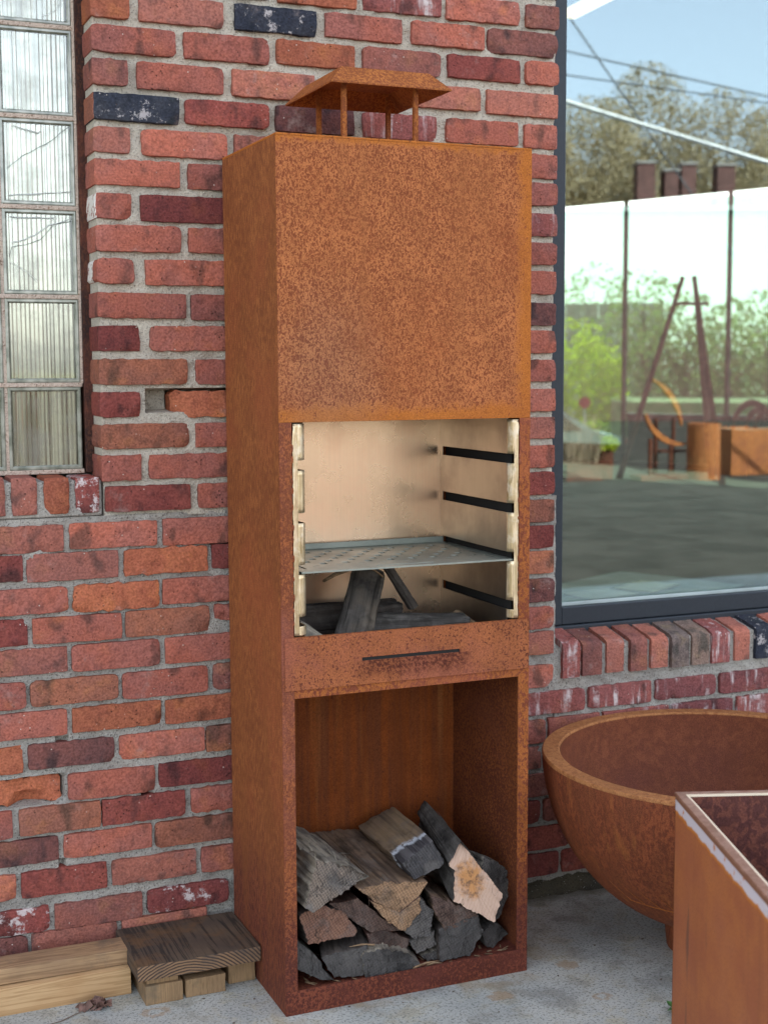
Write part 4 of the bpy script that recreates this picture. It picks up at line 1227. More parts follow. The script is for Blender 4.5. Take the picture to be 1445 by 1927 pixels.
C_trim = corten('rust_trim', (0.37, 0.118, 0.034), (0.20, 0.056, 0.028), 190, 0.42, 0.7, tint=(0.30, 0.085, 0.05), tint_amt=0.5, low=(0.08, 0.30), soft=0.06)
C_trimL = corten('rust_trim_brown', (0.34, 0.108, 0.040), (0.19, 0.058, 0.028), 240, 0.56, 0.7, tint=(0.25, 0.085, 0.06), tint_amt=0.7, low=(0.08, 0.30), soft=0.08)
C_draw = corten('rust_drawer', (0.36, 0.118, 0.046), (0.13, 0.038, 0.022), 210, 0.25, 0.9, tint=(0.29, 0.092, 0.056), tint_amt=0.75, soft=0.04, drip=(0.01, 0.125, 0.668, 0.700, 0.7135))
C_in = corten('rust_inside', (0.27, 0.068, 0.015), (0.12, 0.034, 0.015), 130, 0.06, 0.5, tint=(0.27, 0.072, 0.022), tint_amt=0.5, streak=0.55, soft=0.08)
C_inR = corten('rust_inside_speckled', (0.23, 0.070, 0.024), (0.115, 0.034, 0.018), 200, 0.55, 0.8, tint=(0.16, 0.05, 0.025), tint_amt=0.6, soft=0.04)
C_low = corten('rust_base', (0.22, 0.065, 0.036), (0.10, 0.030, 0.022), 170, 0.55, 0.8, tint=(0.17, 0.05, 0.035), tint_amt=0.6, soft=0.10)
C_cap = corten('rust_cap', (0.43, 0.150, 0.042), (0.23, 0.070, 0.026), 200, 0.45, 0.8, soft=0.10)

sp('side_panel', (0, -SD + 0.0045, 0.0), (0.0042, -0.020, SH - 0.0045), C_side, 0.001)
sp('side_panel', (SW - 0.0042, -SD + 0.0045, 0.0), (SW, -0.020, SH - 0.0045), C_trim, 0.001)
sp('back_panel', (0.0044, -0.0245, 0.004), (SW - 0.0044, -0.0202, SH - 0.005), C_in, 0)
sp('top_panel', (0.0, -SD, SH - 0.0043), (SW, -0.020, SH), C_front, 0.0012)
sp('front_panel', (0.0, -SD, 1.1935), (SW, -SD + 0.0043, SH - 0.0045), C_front, 0.0010)
sp('front_stile', (0.0, -SD, 0.05), (0.0255, -SD + 0.0043, 1.1933), C_trimL, 0.001)
sp('front_stile', (0.5235, -SD, 0.05), (SW, -SD + 0.0043, 1.1933), C_trim, 0.001)
sp('lintel', (0.0257, -SD + 0.0002, 0.6495), (0.5233, -SD + 0.0043, 0.772), C_trim, 0.0)
sp('base_lip', (0.0, -SD + 0.0001, 0.0), (SW, -SD + 0.0045, 0.0497), C_low, 0.001)
sp('store_floor', (0.0044, -SD + 0.0047, 0.038), (SW - 0.0044, -0.025, 0.042), C_low, 0)
sp('store_lining', (SW - 0.0085, -SD + 0.006, 0.0425), (SW - 0.0045, -0.0251, 0.70), C_inR, 0)
sp('store_ceiling', (0.0044, -SD + 0.0047, 0.690), (SW - 0.0088, -0.0255, 0.694), C_in, 0)
# ash drawer front with slot: plate stands 3 mm proud
bm = bmesh.new()
dz0, dz1, dx0, dx1 = 0.6665, 0.7715, 0.0055, 0.5448
sx0, sx1, sz0, sz1 = 0.1676, 0.3848, 0.7140, 0.7212
yF, yB = -SD - 0.0032, -SD - 0.0002
for (a, b, c, d) in ((dx0, sz1, dx1, dz1), (dx0, dz0, dx1, sz0), (dx0, sz0, sx0, sz1), (sx1, sz0, dx1, sz1)):
    add_box(bm, (a - ST0[0], yF - ST0[1], b), (c - ST0[0], yB - ST0[1], d))
bmesh.ops.remove_doubles(bm, verts=bm.verts, dist=0.00005)
drawer = bm_obj('ash_drawer', bm, C_draw, stove)
M_slot_shade = plain('slot_shade', (0.012, 0.011, 0.010), 0.9)  # near-black colour standing in for the shade inside slots
sp('slot_backing', (sx0 - 0.001, yB - 0.0006, sz0 - 0.001), (sx1 + 0.001, yB - 0.0001, sz1 + 0.001), M_slot_shade, 0, drawer)  # thin dark sheet in place of the shade behind the slot
bm = bmesh.new()
rnd = random.Random(4)
# weld beads along the firebox edges
for sx in (0.0262, 0.5228):
    z = 0.80
    while z < 1.18:
        l = rnd.uniform(0.004, 0.008)
        p = Vector((sx + rnd.uniform(-0.001, 0.001) - ST0[0], -SD + 0.0005 - ST0[1], z))
        m = Matrix.Translation(p) @ Matrix.Diagonal((0.0022, 0.0018, l, 1))
        b1 = bmesh.new(); bmesh.ops.create_icosphere(b1, subdivisions=2, radius=1.0, matrix=m)
        bm_obj('weld_bead', b1, C_trimL, stove, smooth=True)
        z += rnd.uniform(0.012, 0.045)
bm.free()

# firebox of thin stainless sheet, heat-tinted straw
def mat_steel(name, a, b, rough=0.26, metal=1.0, tintz=None):
    n = NT(name)
    br = n.noise(n.co((1, 1, 0.02)), 260, 3, 0.6)
    sm = n.noise(n.co(), 7, 4, 0.65)
    c = n.mix(n.ramp(sm, 0.35, 0.7), a, b)
    c = n.mix(n.ramp(br, 0.3, 0.7, 0, 0.10), c, tuple(x * 0.5 for x in a))
    sp_ = n.math('MULTIPLY', n.ramp(n.vor(n.co(), 60), 0.05, 0.10, 1, 0), n.ramp(n.noise(n.co(), 14, 2), 0.60, 0.66))
    c = n.mix(n.math('MULTIPLY', sp_, 0.15), c, (0.16, 0.07, 0.03))
    r = n.ramp(sm, 0.3, 0.7, rough - 0.04, rough + 0.07)
    return n.done(c, r, metal, normal=n.bump(br, 0.06, 0.0006))
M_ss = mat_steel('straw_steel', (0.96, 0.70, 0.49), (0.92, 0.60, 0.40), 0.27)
M_ss_shaded = mat_steel('shaded_side_steel', (0.42, 0.38, 0.33), (0.31, 0.285, 0.25), 0.33)  # darker copy of the lining: dimmer reflection on the right wall painted in
def mat_flange():
    n = NT('flange_steel')
    a = n.noise(n.co((1, 1, 0.12)), 110, 4, 0.65); b = n.noise(n.co(), 28, 5, 0.7)
    c = n.mix(n.ramp(a, 0.40, 0.60), (0.86, 0.68, 0.44), (0.62, 0.47, 0.27))
    c = n.mix(n.math('MULTIPLY', n.ramp(b, 0.50, 0.66), 0.7), c, (0.85, 0.74, 0.58))
    c = n.mix(n.math('MULTIPLY', n.ramp(n.noise(n.co((1, 1, 0.3), (4, 1, 2)), 50, 4, 0.7), 0.56, 0.68), 0.75), c, (0.34, 0.24, 0.11))
    return n.done(c, n.ramp(b, 0.3, 0.7, 0.28, 0.5), 0.75, normal=n.bump(b, 0.4, 0.002))
M_ssF = mat_flange()
FX0, FX1 = 0.0560, 0.5030
FY0, FY1 = -0.357, -0.032          # front, back
SLOTS = [(0.7925, 0.8118), (0.8950, 0.9140), (0.9965, 1.0165), (1.0995, 1.1195)]
sp('firebox_back', (FX0 - 0.002, FY1, 0.69), (FX1 + 0.002, FY1 + 0.002, 1.245), M_ss, 0)
sp('firebox_top', (FX0 - 0.002, FY0, 1.2455), (FX1 + 0.002, FY1, 1.2475), plain('sooty_steel', (0.10, 0.09, 0.08), 0.5, 0.6), 0)
sp('firebox_floor', (0.03, FY0 - 0.008, 0.700), (0.52, FY1, 0.703), C_low, 0)
for side, xw, sgn in (('L', FX0, -1), ('R', FX1, 1)):
    bm = bmesh.new(); bf = bmesh.new()
    xa, xb = (xw - 0.0018, xw) if sgn < 0 else (xw, xw + 0.0018)
    zz = [0.7035] + [q for s_ in SLOTS for q in s_] + [1.245]
    def wbox(b, lo, hi): add_box(b, [lo[i] - ST0[i] for i in range(3)], [hi[i] - ST0[i] for i in range(3)])
    for i in range(0, len(zz), 2):
        wbox(bm, (xa, FY0, zz[i]), (xb, -0.046, zz[i + 1]))
    wbox(bm, (xa, -0.0458, 0.7035), (xb, FY1 - 0.0002, 1.245))
    bm_obj('firebox_side', bm, M_ss_shaded if sgn > 0 else M_ss, stove)
    wbox2 = box('slot_shade_sheet', (xw + sgn * 0.014 - 0.0008, FY0 + 0.004, 0.71), (xw + sgn * 0.014 + 0.0008, FY1 - 0.002, 1.24), M_slot_shade, stove, 0, 1, ST0)  # dark sheet added to paint the shade seen through the slots
    # bent front flange: turns outwards behind the stile; slots run on into it
    fz = [0.7745] + [q for s_ in SLOTS for q in s_] + [1.1905]
    xo = 0.0263 if sgn < 0 else 0.5225                                  # outer edge
    xs_ = 0.0375 if sgn < 0 else 0.5125                                 # end of slots
    rnd = random.Random(8 + sgn)
    def strip(xA, xB, z0, z1, n):
        # curved sheet from wall edge xA to outer xB
        rows = []
        for k in range(n + 1):
            z = z0 + (z1 - z0) * k / n
            row = []
            for t in (0.0, 0.12, 0.4, 0.75, 1.0):
                x = xA + (xB - xA) * t
                f = abs(x - xw) / abs(xo - xw)
                y = FY0 - 0.014 * min(1, f * 3.2) - 0.0015 * f + 0.0012 * nz(x * 90, z * 9, sgn)
                if xB == xo and t == 1.0:
                    x += sgn * (0.0016 * nz(z * 30, 3, sgn) - 0.001 - (0.008 * max(0, (z - 1.178) / 0.0125) ** 2))
                row.append(bf.verts.new((x - ST0[0], y - ST0[1], z)))
            rows.append(row)
        for a, b in zip(rows, rows[1:]):
            for q in range(4):
                bf.faces.new((a[q], a[q + 1], b[q + 1], b[q]))
    for i in range(0, len(fz), 2):
        strip(xw, xs_, fz[i], fz[i + 1], 10)
    strip(xs_, xo, fz[0], fz[-1], 60)
    fl = bm_obj('firebox_flange', bf, M_ssF, stove, smooth=True)
    md = fl.modifiers.new('thick', 'SOLIDIFY'); md.thickness = 0.0015; md.offset = 0

# chimney cap on four posts
cap = bmesh.new()
ze, zt_ = 1.851, 1.889
ex0, ex1, ey0, ey1 = 0.131, 0.389, -0.328, -0.052
def capring(i, z): return [cap.verts.new((x - ST0[0], y - ST0[1], z)) for x, y in ((ex0 + i, ey0 + i), (ex1 - i, ey0 + i), (ex1 - i, ey1 - i), (ex0 + i, ey1 - i))]
r0 = capring(0, ze); r1 = capring(0.0, ze + 0.003); r2 = capring(0.034, zt_); 
i0 = capring(0.003, ze - 0.0002); i1 = capring(0.036, zt_ - 0.004)
for a, b in ((r0, r1), (r1, r2), (i0, r0)):
    for k in range(4): cap.faces.new((a[k], a[(k + 1) % 4], b[(k + 1) % 4], b[k]))
for k in range(4): cap.faces.new((i0[(k + 1) % 4], i0[k], i1[k], i1[(k + 1) % 4]))
cap.faces.new(r2); cap.faces.new(i1[::-1])
capo = bm_obj('chimney_cap', cap, C_cap, stove)
for x, y in ((0.189, -0.10), (0.171, -0.29), (0.3475, -0.10), (0.326, -0.29)):
    sp('post', (x - 0.0048, y - 0.0048, SH), (x + 0.0048, y + 0.0048, 1.876), C_cap, 0.0008, capo)

# ------------------------------------------------------------------ perforated plate slid into the second runners
grate = empty('cooking_plate', (0.2795, -0.204, 0.8995), 'thin grey perforated steel plate slid into the firebox runners', 'grill plate')
bm = bmesh.new()
nx, ny = 94, 66
gx, gy = 0.468, 0.325
vs = [[bm.verts.new((-gx / 2 + gx * i / nx, -gy / 2 + gy * j / ny, 0)) for i in range(nx + 1)] for j in range(ny + 1)]
for j in range(ny):
    for i in range(nx):
        hole = False
        if 10 <= j < 58 and 8 <= i < 86:
            jj, ii = (j - 10) // 7, (i - 8)
            if (j - 10) % 7 in (1, 2, 3, 4) and ((ii + (5 if jj % 2 else 0)) % 10) in (2, 3, 4) and not (j < 14):
                hole = True
        if j in (4, 5) and 34 <= i < 60: hole = True
        if (i in (4, 89) or i == 5 or i == 88) and 6 < j < 60 and j % 18 > 3 and i in (4, 89): hole = True
        if not hole:
            bm.faces.new((vs[j][i], vs[j][i + 1], vs[j + 1][i + 1], vs[j + 1][i]))
for v in list(bm.verts):
    if not v.link_faces: bm.verts.remove(v)
M_plate = mat_steel('oiled_grey_steel', (0.34, 0.36, 0.31), (0.26, 0.28, 0.24), 0.45, 0.55)
pl = bm_obj('perforated_sheet', bm, M_plate, grate)
md = pl.modifiers.new('thick', 'SOLIDIFY'); md.thickness = 0.0035; md.offset = -1
bm = bmesh.new(); add_box(bm, (-gx / 2 + 0.01, gy / 2 - 0.0045, 0.0002), (gx / 2 - 0.01, gy / 2 - 0.0015, 0.013), 0.0005)
bm_obj('reflected_band', bm, M_plate, grate)  # strip added for the dark band the plate mirrors in the back

# ------------------------------------------------------------------ firewood
def mat_wood(name, a, b, dark, grain=90, axis=1, ring=False, grey=0.3, char=None, contrast=0.75, bumpd=0.004, cut=False):
    n = NT(name)
    sc = [1, 1, 1]; sc[axis] = 0.05
    if ring or cut: sc = [1, 1, 1]
    v = n.shift(n.co(tuple(sc)))
    g = n.noise(v, grain, 5, 0.65, 0.4)
    k = n.noise(n.shift(n.co()), 14, 4, 0.6)
    c = n.mix(n.ramp(k, 0.35, 0.65), a, b)
    if cut:        # sawn or split end: faint annual rings and saw marks
        x, y, z = n.xyz()
        wv = n.math('SINE', n.math('ADD', n.math('MULTIPLY', n.math('ADD', x, n.math('MULTIPLY', z, 0.55)), 900), n.math('MULTIPLY', k, 22)))
        wr = n.math('SINE', n.math('ADD', n.math('MULTIPLY', n.math('SUBTRACT', z, n.math('MULTIPLY', x, 0.4)), 1150), n.math('MULTIPLY', n.noise(n.co(), 30, 2), 16)))
        c = n.mix(n.math('MULTIPLY', n.ramp(wv, 0.0, 0.9), contrast * 0.62), c, dark)
        c = n.mix(n.math('MULTIPLY', n.ramp(wr, 0.3, 1.0), contrast * 0.40), c, tuple(min(1, q * 1.7) for q in a))
        cr = n.noise(n.shift(n.co((1, 1, 0.22), rot=(0, 0.5, 0))), 60, 2, 0.5)
        c = n.mix(n.math('MULTIPLY', n.ramp(n.math('ABSOLUTE', n.math('SUBTRACT', cr, 0.5)), 0.0, 0.018, 1, 0), 0.7), c, (0.02, 0.016, 0.014))
    else:
        c = n.mix(n.math('MULTIPLY', n.ramp(g, 0.45, 0.72), contrast), c, dark)
        c = n.mix(n.math('MULTIPLY', n.ramp(g, 0.42, 0.25), 0.30), c, tuple(min(1, q * 1.7) for q in a))
    pa = n.noise(n.shift(n.co(), 11), 22, 5, 0.7)
    c = n.mix(n.math('MULTIPLY', n.ramp(pa, 0.48, 0.66), grey), c, (0.165, 0.150, 0.135))
    c = n.mix(n.math('MULTIPLY', n.ramp(n.noise(n.shift(n.co(), 23), 10, 4, 0.7), 0.52, 0.68), 0.55), c, tuple(q * 0.35 for q in dark))
    if char:
        y = n.xyz()[1]
        yy = n.math('ADD', y, n.math('MULTIPLY', n.math('SUBTRACT', k, 0.5), 0.03))
        line = n.math('MULTIPLY', n.ramp(yy, char - 0.012, char - 0.002), n.ramp(yy, char + 0.014, char + 0.002))
        c = n.mix(n.ramp(yy, char, char + 0.008, 1, 0), c, n.mix(n.ramp(g, 0.4, 0.6), (0.045, 0.04, 0.042), (0.11, 0.10, 0.10)))
        c = n.mix(n.math('MULTIPLY', line, n.ramp(n.noise(n.co(), 80, 4), 0.35, 0.5)), c, (0.50, 0.52, 0.55))
    h = n.math('ADD', g, n.math('MULTIPLY', k, 0.4))
    return n.done(c, 0.88, normal=n.bump(h, 0.8, bumpd), spec=0.2)
W_side = {
    'brown': mat_wood('split_brown', (0.22, 0.140, 0.088), (0.15, 0.10, 0.070), (0.035, 0.026, 0.021), 75, grey=0.35, contrast=0.8, bumpd=0.008),
    'silver': mat_wood('weathered_silver', (0.36, 0.31, 0.235), (0.17, 0.15, 0.125), (0.030, 0.026, 0.023), 100, grey=0.35, contrast=0.9, bumpd=0.008),
    'dark': mat_wood('dark_bark', (0.070, 0.056, 0.048), (0.10, 0.080, 0.066), (0.018, 0.016, 0.016), 70, grey=0.4),
    'char': mat_wood('charred', (0.062, 0.054, 0.047), (0.105, 0.095, 0.085), (0.012, 0.011, 0.011), 75, grey=0.55, contrast=0.85, bumpd=0.008),
    'charlt': mat_wood('weathered_charred', (0.13, 0.105, 0.08), (0.085, 0.075, 0.066), (0.014, 0.013, 0.012), 75, grey=0.4, contrast=0.9, bumpd=0.010),
    'tan': mat_wood('fresh_split', (0.33, 0.22, 0.125), (0.26, 0.165, 0.095), (0.10, 0.06, 0.035), 80, grey=0.2),
    'toast': mat_wood('toasted_end', (0.25, 0.17, 0.10), (0.19, 0.13, 0.085), (0.06, 0.045, 0.035), 80, grey=0.3, char=0.052),
    'red': mat_wood('reddish_split', (0.155, 0.075, 0.052), (0.11, 0.058, 0.044), (0.035, 0.022, 0.020), 70, grey=0.25),
}
W_end = {
    'grey': mat_wood('grey_end', (0.135, 0.122, 0.112), (0.092, 0.085, 0.08), (0.035, 0.032, 0.031), cut=True, grey=0.6),
    'slate': mat_wood('slate_end', (0.100, 0.092, 0.086), (0.070, 0.066, 0.063), (0.030, 0.028, 0.027), cut=True, grey=0.35, contrast=0.35),
    'tan': mat_wood('tan_end', (0.34, 0.205, 0.115), (0.26, 0.16, 0.095), (0.085, 0.055, 0.035), cut=True, grey=0.35),
    'red': mat_wood('reddish_end', (0.23, 0.120, 0.078), (0.175, 0.092, 0.066), (0.06, 0.034, 0.028), cut=True, grey=0.35),
    'brown': mat_wood('brown_end', (0.145, 0.092, 0.070), (0.11, 0.072, 0.060), (0.04, 0.028, 0.026), cut=True, grey=0.35),
    'mix': mat_wood('grey_tan_end', (0.215, 0.165, 0.125), (0.15, 0.135, 0.12), (0.05, 0.045, 0.045), cut=True, grey=0.75, contrast=0.9),
    'pale': mat_wood('pale_end', (0.62, 0.44, 0.33), (0.56, 0.38, 0.27), (0.26, 0.14, 0.075), cut=True, grey=0.10, contrast=0.35),
    'char': mat_wood('charred_end', (0.055, 0.052, 0.054), (0.085, 0.08, 0.078), (0.018, 0.017, 0.018), cut=True, grey=0.5),
}
def pale_heart():
    n = NT('pale_end_heart')
    x, y, z = n.xyz()
    v = n.co()
    k = n.noise(v, 60, 5, 0.7)
    d = n.math('SQRT', n.math('ADD', n.math('MULTIPLY', x, x), n.math('MULTIPLY', z, z)))
    d = n.math('ADD', d, n.math('MULTIPLY', n.math('SUBTRACT', n.noise(v, 38, 5, 0.75), 0.5), 0.095))
    wv = n.math('SINE', n.math('ADD', n.math('MULTIPLY', n.math('ADD', x, n.math('MULTIPLY', z, -0.6)), 760), n.math('MULTIPLY', k, 10)))
    c = n.mix(n.math('MULTIPLY', n.ramp(wv, 0, 1), 0.35), (0.62, 0.43, 0.32), (0.50, 0.31, 0.21))
    heart = n.ramp(d, 0.012, 0.046, 1, 0)
    c = n.mix(n.math('MULTIPLY', heart, 0.85), c, n.mix(n.ramp(k, 0.44, 0.60), (0.55, 0.25, 0.075), (0.15, 0.065, 0.024)))
    cr = n.noise(n.co((1, 1, 0.25), rot=(0, -0.9, 0)), 34, 2, 0.5)
    c = n.mix(n.math('MULTIPLY', n.ramp(n.math('ABSOLUTE', n.math('SUBTRACT', cr, 0.40)), 0.0, 0.008, 1, 0), 0.6), c, (0.06, 0.035, 0.02))
    c = n.mix(n.math('MULTIPLY', n.ramp(n.noise(v, 36, 4, 0.7), 0.60, 0.68), 0.6), c, (0.20, 0.17, 0.16))
    return n.done(c, 0.85, normal=n.bump(k, 0.5, 0.003), spec=0.2)
W_end['heart'] = pale_heart()

def log(front, yf, back, yb, scale, side, end, seed, label, tilt=(0.0, 0.0), group='split firewood stacked in the store', rough=1.0, shards=0):
    """split log: polygon cross-section, ragged ends, fibrous sides; axis runs front to back"""
    rnd = random.Random(seed)
    n = len(front)
    fc = Vector((sum(p[0] for p in front) / n, yf, sum(p[1] for p in front) / n))
    bc = Vector((back[0], yb, back[1]))
    ax = bc - fc
    L = ax.length
    # outline resampled, with small bites
    pts = []
    for i in range(n):
        a, b = front[i], front[(i + 1) % n]
        d = math.hypot(b[0] - a[0], b[1] - a[1])
        m = max(2, int(d / 0.0032))
        for q in range(m):
            t = q / m
            pts.append((a[0] + (b[0] - a[0]) * t - fc.x, a[1] + (b[1] - a[1]) * t - fc.z))
    N = len(pts); M = 20
    rot = ax.to_track_quat('Y', 'Z').to_matrix()
    inv = rot.inverted()
    V = []; F = []; mi = []
    so = rnd.uniform(0, 90)
    clean = []
    for k in range(M + 1):
        t = k / M
        s = 1 + (scale - 1) * t
        s *= 1.0 - (0.06 if k == M else 0) - (0.012 if k == 0 else 0)
        for i, (px, pz) in enumerate(pts):
            r = math.hypot(px, pz) + 1e-6
            w = 0.0045 * rough * nz(px * 55 + so, pz * 55, t * 1.2 + so) + 0.0038 * rough * nz(px * 170 + so, pz * 170, t * 2.2) - 0.006 * rough * max(0, nz(px * 95 + so, pz * 95, t * 1.6 + 3) - 0.25) + 0.0012 * nz(px * 400, pz * 400, t * 6 + so)
            q = s * (1 + w / r * (0.75 + min(1, t * 6) * 0.25))
            dy = 0.0
            if k == 0: dy = 0.0035 * nz(px * 120 + so, pz * 120, 7) + 0.002 * nz(px * 400 + so, pz * 400, 3) + tilt[0] * px + tilt[1] * pz
            P = fc + ax * t + Vector((px * q, dy, pz * q))
            V.append(inv @ (P - fc))
            if k == 0: clean.append(inv @ Vector((px * q, tilt[0] * px + tilt[1] * pz, pz * q)))
    for k in range(M):
        for i in range(N):
            a, b = k * N + i, k * N + (i + 1) % N
            F.append((a, a + N, b + N, b)); mi.append(0)
    # end caps: rings shrinking to the middle
    for base, face in ((0, 1), (M * N, 0)):
        prev = [base + i for i in range(N)]
        for s in (0.94, 0.72, 0.48, 0.24):
            cur = []
            for i in range(N):
                p = clean[i] * 1.0 if face else V[base + i] * 1.0
                c0 = Vector((0, 0, 0)) if face else inv @ ax
                p = c0 + (p - c0) * s
                p.y += (0.0026 if face else -0.004) * nz(p.x * 85 + so, p.z * 85, 5) + (0.0012 * nz(p.x * 260 + so, p.z * 200, 9) if face else 0)
                V.append(p); cur.append(len(V) - 1)
            for i in range(N):
                j = (i + 1) % N
                F.append((prev[i], prev[j], cur[j], cur[i]) if face else (prev[j], prev[i], cur[i], cur[j])); mi.append(1)
            prev = cur
        V.append((Vector((0, 0, 0)) if face else inv @ ax)); c = len(V) - 1
        for i in range(N):
            j = (i + 1) % N
            F.append((prev[i], prev[j], c) if face else (prev[j], prev[i], c)); mi.append(1)
    for q in range(shards):                  # torn fibres
        i = rnd.randrange(N)
        t = rnd.uniform(0.05, 0.6)
        px, pz = pts[i]
        s = 1 + (scale - 1) * t
        p = inv @ (ax * t + Vector((px * s, 0, pz * s)))
        d = Vector((px, 0, pz)).normalized() * rnd.uniform(0.002, 0.014) + Vector((rnd.uniform(-0.006, 0.006), rnd.uniform(-0.03, 0.05), rnd.uniform(-0.004, 0.008)))
        w = Vector((0.0016, 0.0, 0.0016))
        b = len(V)
        V += [p - w, p + w, p + d]
        F.append((b, b + 1, b + 2)); mi.append(0)
    o = mesh_obj('firewood_log', V, F, None, None, fc, smooth=True, mats=[W_side[side], W_end[end]], midx=mi, sharp=48)
    o.rotation_euler = rot.to_euler()
    tag(o, label, 'firewood', group)
    return o

LOGS = [
('L1',[(0.0774, 0.305), (0.1399, 0.2829), (0.1998, 0.2491), (0.1304, 0.2278), (0.0595, 0.2073), (0.0433, 0.2198)],-0.35,(0.085, 0.265),-0.1,0.95,'silver','mix','big silver split log, upper left of the pile, with torn fibres',60),
('L2',[(0.1727, 0.2247), (0.2375, 0.2293), (0.3311, 0.2169), (0.3129, 0.1918), (0.2607, 0.1575), (0.2094, 0.1946)],-0.335,(0.2181, 0.2449),-0.08,1.0,'brown','tan','long brown log with an orange ragged end, centre top of pile',20),
('L3',[(0.2715, 0.264), (0.3512, 0.296), (0.3753, 0.2556), (0.3656, 0.2412), (0.3008, 0.2283)],-0.325,(0.3348, 0.2653),-0.09,1.1,'toast','char','toasted log with a charred front and white ash line',4),
('L5',[(0.4117, 0.2923), (0.456, 0.2329), (0.4985, 0.1716), (0.4713, 0.1184), (0.3851, 0.171), (0.3948, 0.2306), (0.3826, 0.2437)],-0.34,(0.4405, 0.2641),-0.1,0.65,'char','heart','charred log leaning right with a pale freshly cut end',3),
('L6',[(0.4685, 0.2489), (0.5116, 0.224), (0.5365, 0.2037), (0.5402, 0.1799), (0.5384, 0.1384), (0.5092, 0.0964), (0.4639, 0.1279), (0.4439, 0.1999)],-0.315,(0.486, 0.150),-0.06,0.85,'silver','grey','grey rounded log against the right side of the store',0),
('L7',[(0.036, 0.1975), (0.0872, 0.2097), (0.141, 0.1827), (0.1704, 0.1383), (0.1635, 0.1298), (0.0552, 0.1349)],-0.345,(0.118, 0.1295),-0.1,0.9,'dark','red','reddish wedge log below the big silver log',0),
('L8',[(0.1126, 0.1997), (0.1766, 0.2006), (0.2414, 0.1412), (0.2791, 0.117), (0.2085, 0.1221), (0.167, 0.1534)],-0.325,(0.2343, 0.1232),-0.08,0.9,'red','brown','dark reddish log in the middle of the pile, partly hidden',2),
('L9',[(0.1961, 0.2003), (0.2563, 0.1619), (0.3083, 0.1916), (0.3107, 0.1621), (0.2727, 0.1212), (0.2329, 0.1501)],-0.345,(0.3049, 0.1416),-0.08,0.9,'red','tan','orange brown log under the ragged orange end',1),
('L10',[(0.3106, 0.185), (0.3416, 0.153), (0.3344, 0.1), (0.2985, 0.1006), (0.2734, 0.1201), (0.3105, 0.1603)],-0.34,(0.3868, 0.0994),-0.08,0.9,'dark','grey','narrow grey end log between the orange and brown logs',0),
('L11',[(0.3322, 0.1924), (0.4414, 0.1366), (0.4464, 0.1266), (0.3658, 0.1093), (0.3427, 0.1493)],-0.345,(0.4348, 0.1137),-0.08,0.9,'brown','brown','brown triangular log under the pale cut end',0),
('L12',[(0.0307, 0.1492), (0.0835, 0.0944), (0.0869, 0.0763), (0.1145, 0.0462), (0.0786, 0.0559), (0.03, 0.0865)],-0.352,(0.0945, 0.0569),-0.08,0.8,'char','slate','slate grey pointed log in the bottom left corner',1),
('L13',[(0.0843, 0.1022), (0.1866, 0.1075), (0.1756, 0.0455), (0.1131, 0.0524), (0.0887, 0.0927)],-0.35,(0.2036, 0.0832),-0.08,0.95,'dark','slate','second log from left on the store floor, flat slate end',1),
('L14',[(0.1744, 0.0982), (0.2183, 0.0972), (0.2743, 0.0809), (0.304, 0.0497), (0.3049, 0.0393), (0.181, 0.0432), (0.1719, 0.0588)],-0.357,(0.2846, 0.0714),-0.08,0.9,'silver','slate','flat frosted log lying front and centre on the lip',3),
('L15',[(0.1925, 0.1244), (0.2392, 0.1247), (0.2911, 0.0966), (0.2839, 0.0721), (0.2296, 0.0846), (0.1994, 0.101)],-0.33,(0.2849, 0.0903),-0.08,0.9,'red','brown','dull brown log just above the flat frosted log',0),
('L16',[(0.2888, 0.0944), (0.3463, 0.1074), (0.3511, 0.0748), (0.3055, 0.0658)],-0.335,(0.3626, 0.0763),-0.08,0.9,'char','grey','small grey log behind the splinters in the middle',2),
('L17',[(0.3499, 0.114), (0.4448, 0.1312), (0.4563, 0.0917), (0.4229, 0.0454), (0.3523, 0.0444)],-0.348,(0.4412, 0.080),-0.08,0.9,'dark','slate','large slate grey block on the floor right of centre',0),
('L18',[(0.4591, 0.0871), (0.5042, 0.0945), (0.5338, 0.0603), (0.4894, 0.0437), (0.4667, 0.0498)],-0.325,(0.510, 0.070),-0.08,0.9,'char','slate','small faceted grey log in the bottom right corner',0),
('L19',[(0.3126, 0.0587), (0.3536, 0.0652), (0.3569, 0.0433), (0.3318, 0.0440)],-0.335,(0.3549, 0.0493),-0.18,0.9,'silver','grey','tiny grey offcut with splinters on the store floor',6),
]
TILT = {'L1': (0.25, 0.25), 'L2': (0.0, 0.15), 'L3': (0.1, 0.25), 'L5': (-0.05, 0.3), 'L18': (0.4, 0.1), 'L6': (0.35, 0.0), 'L7': (0.15, 0.1)}
for i, (nm, fr, yf, bk, yb, s, sd, en, lab, sh) in enumerate(LOGS):
    log(fr, yf, bk, yb, s, sd, en, 50 + i, lab, TILT.get(nm, (0, 0.05)), shards=sh, rough=1.5 if sd in ('silver', 'brown') else 1.0)

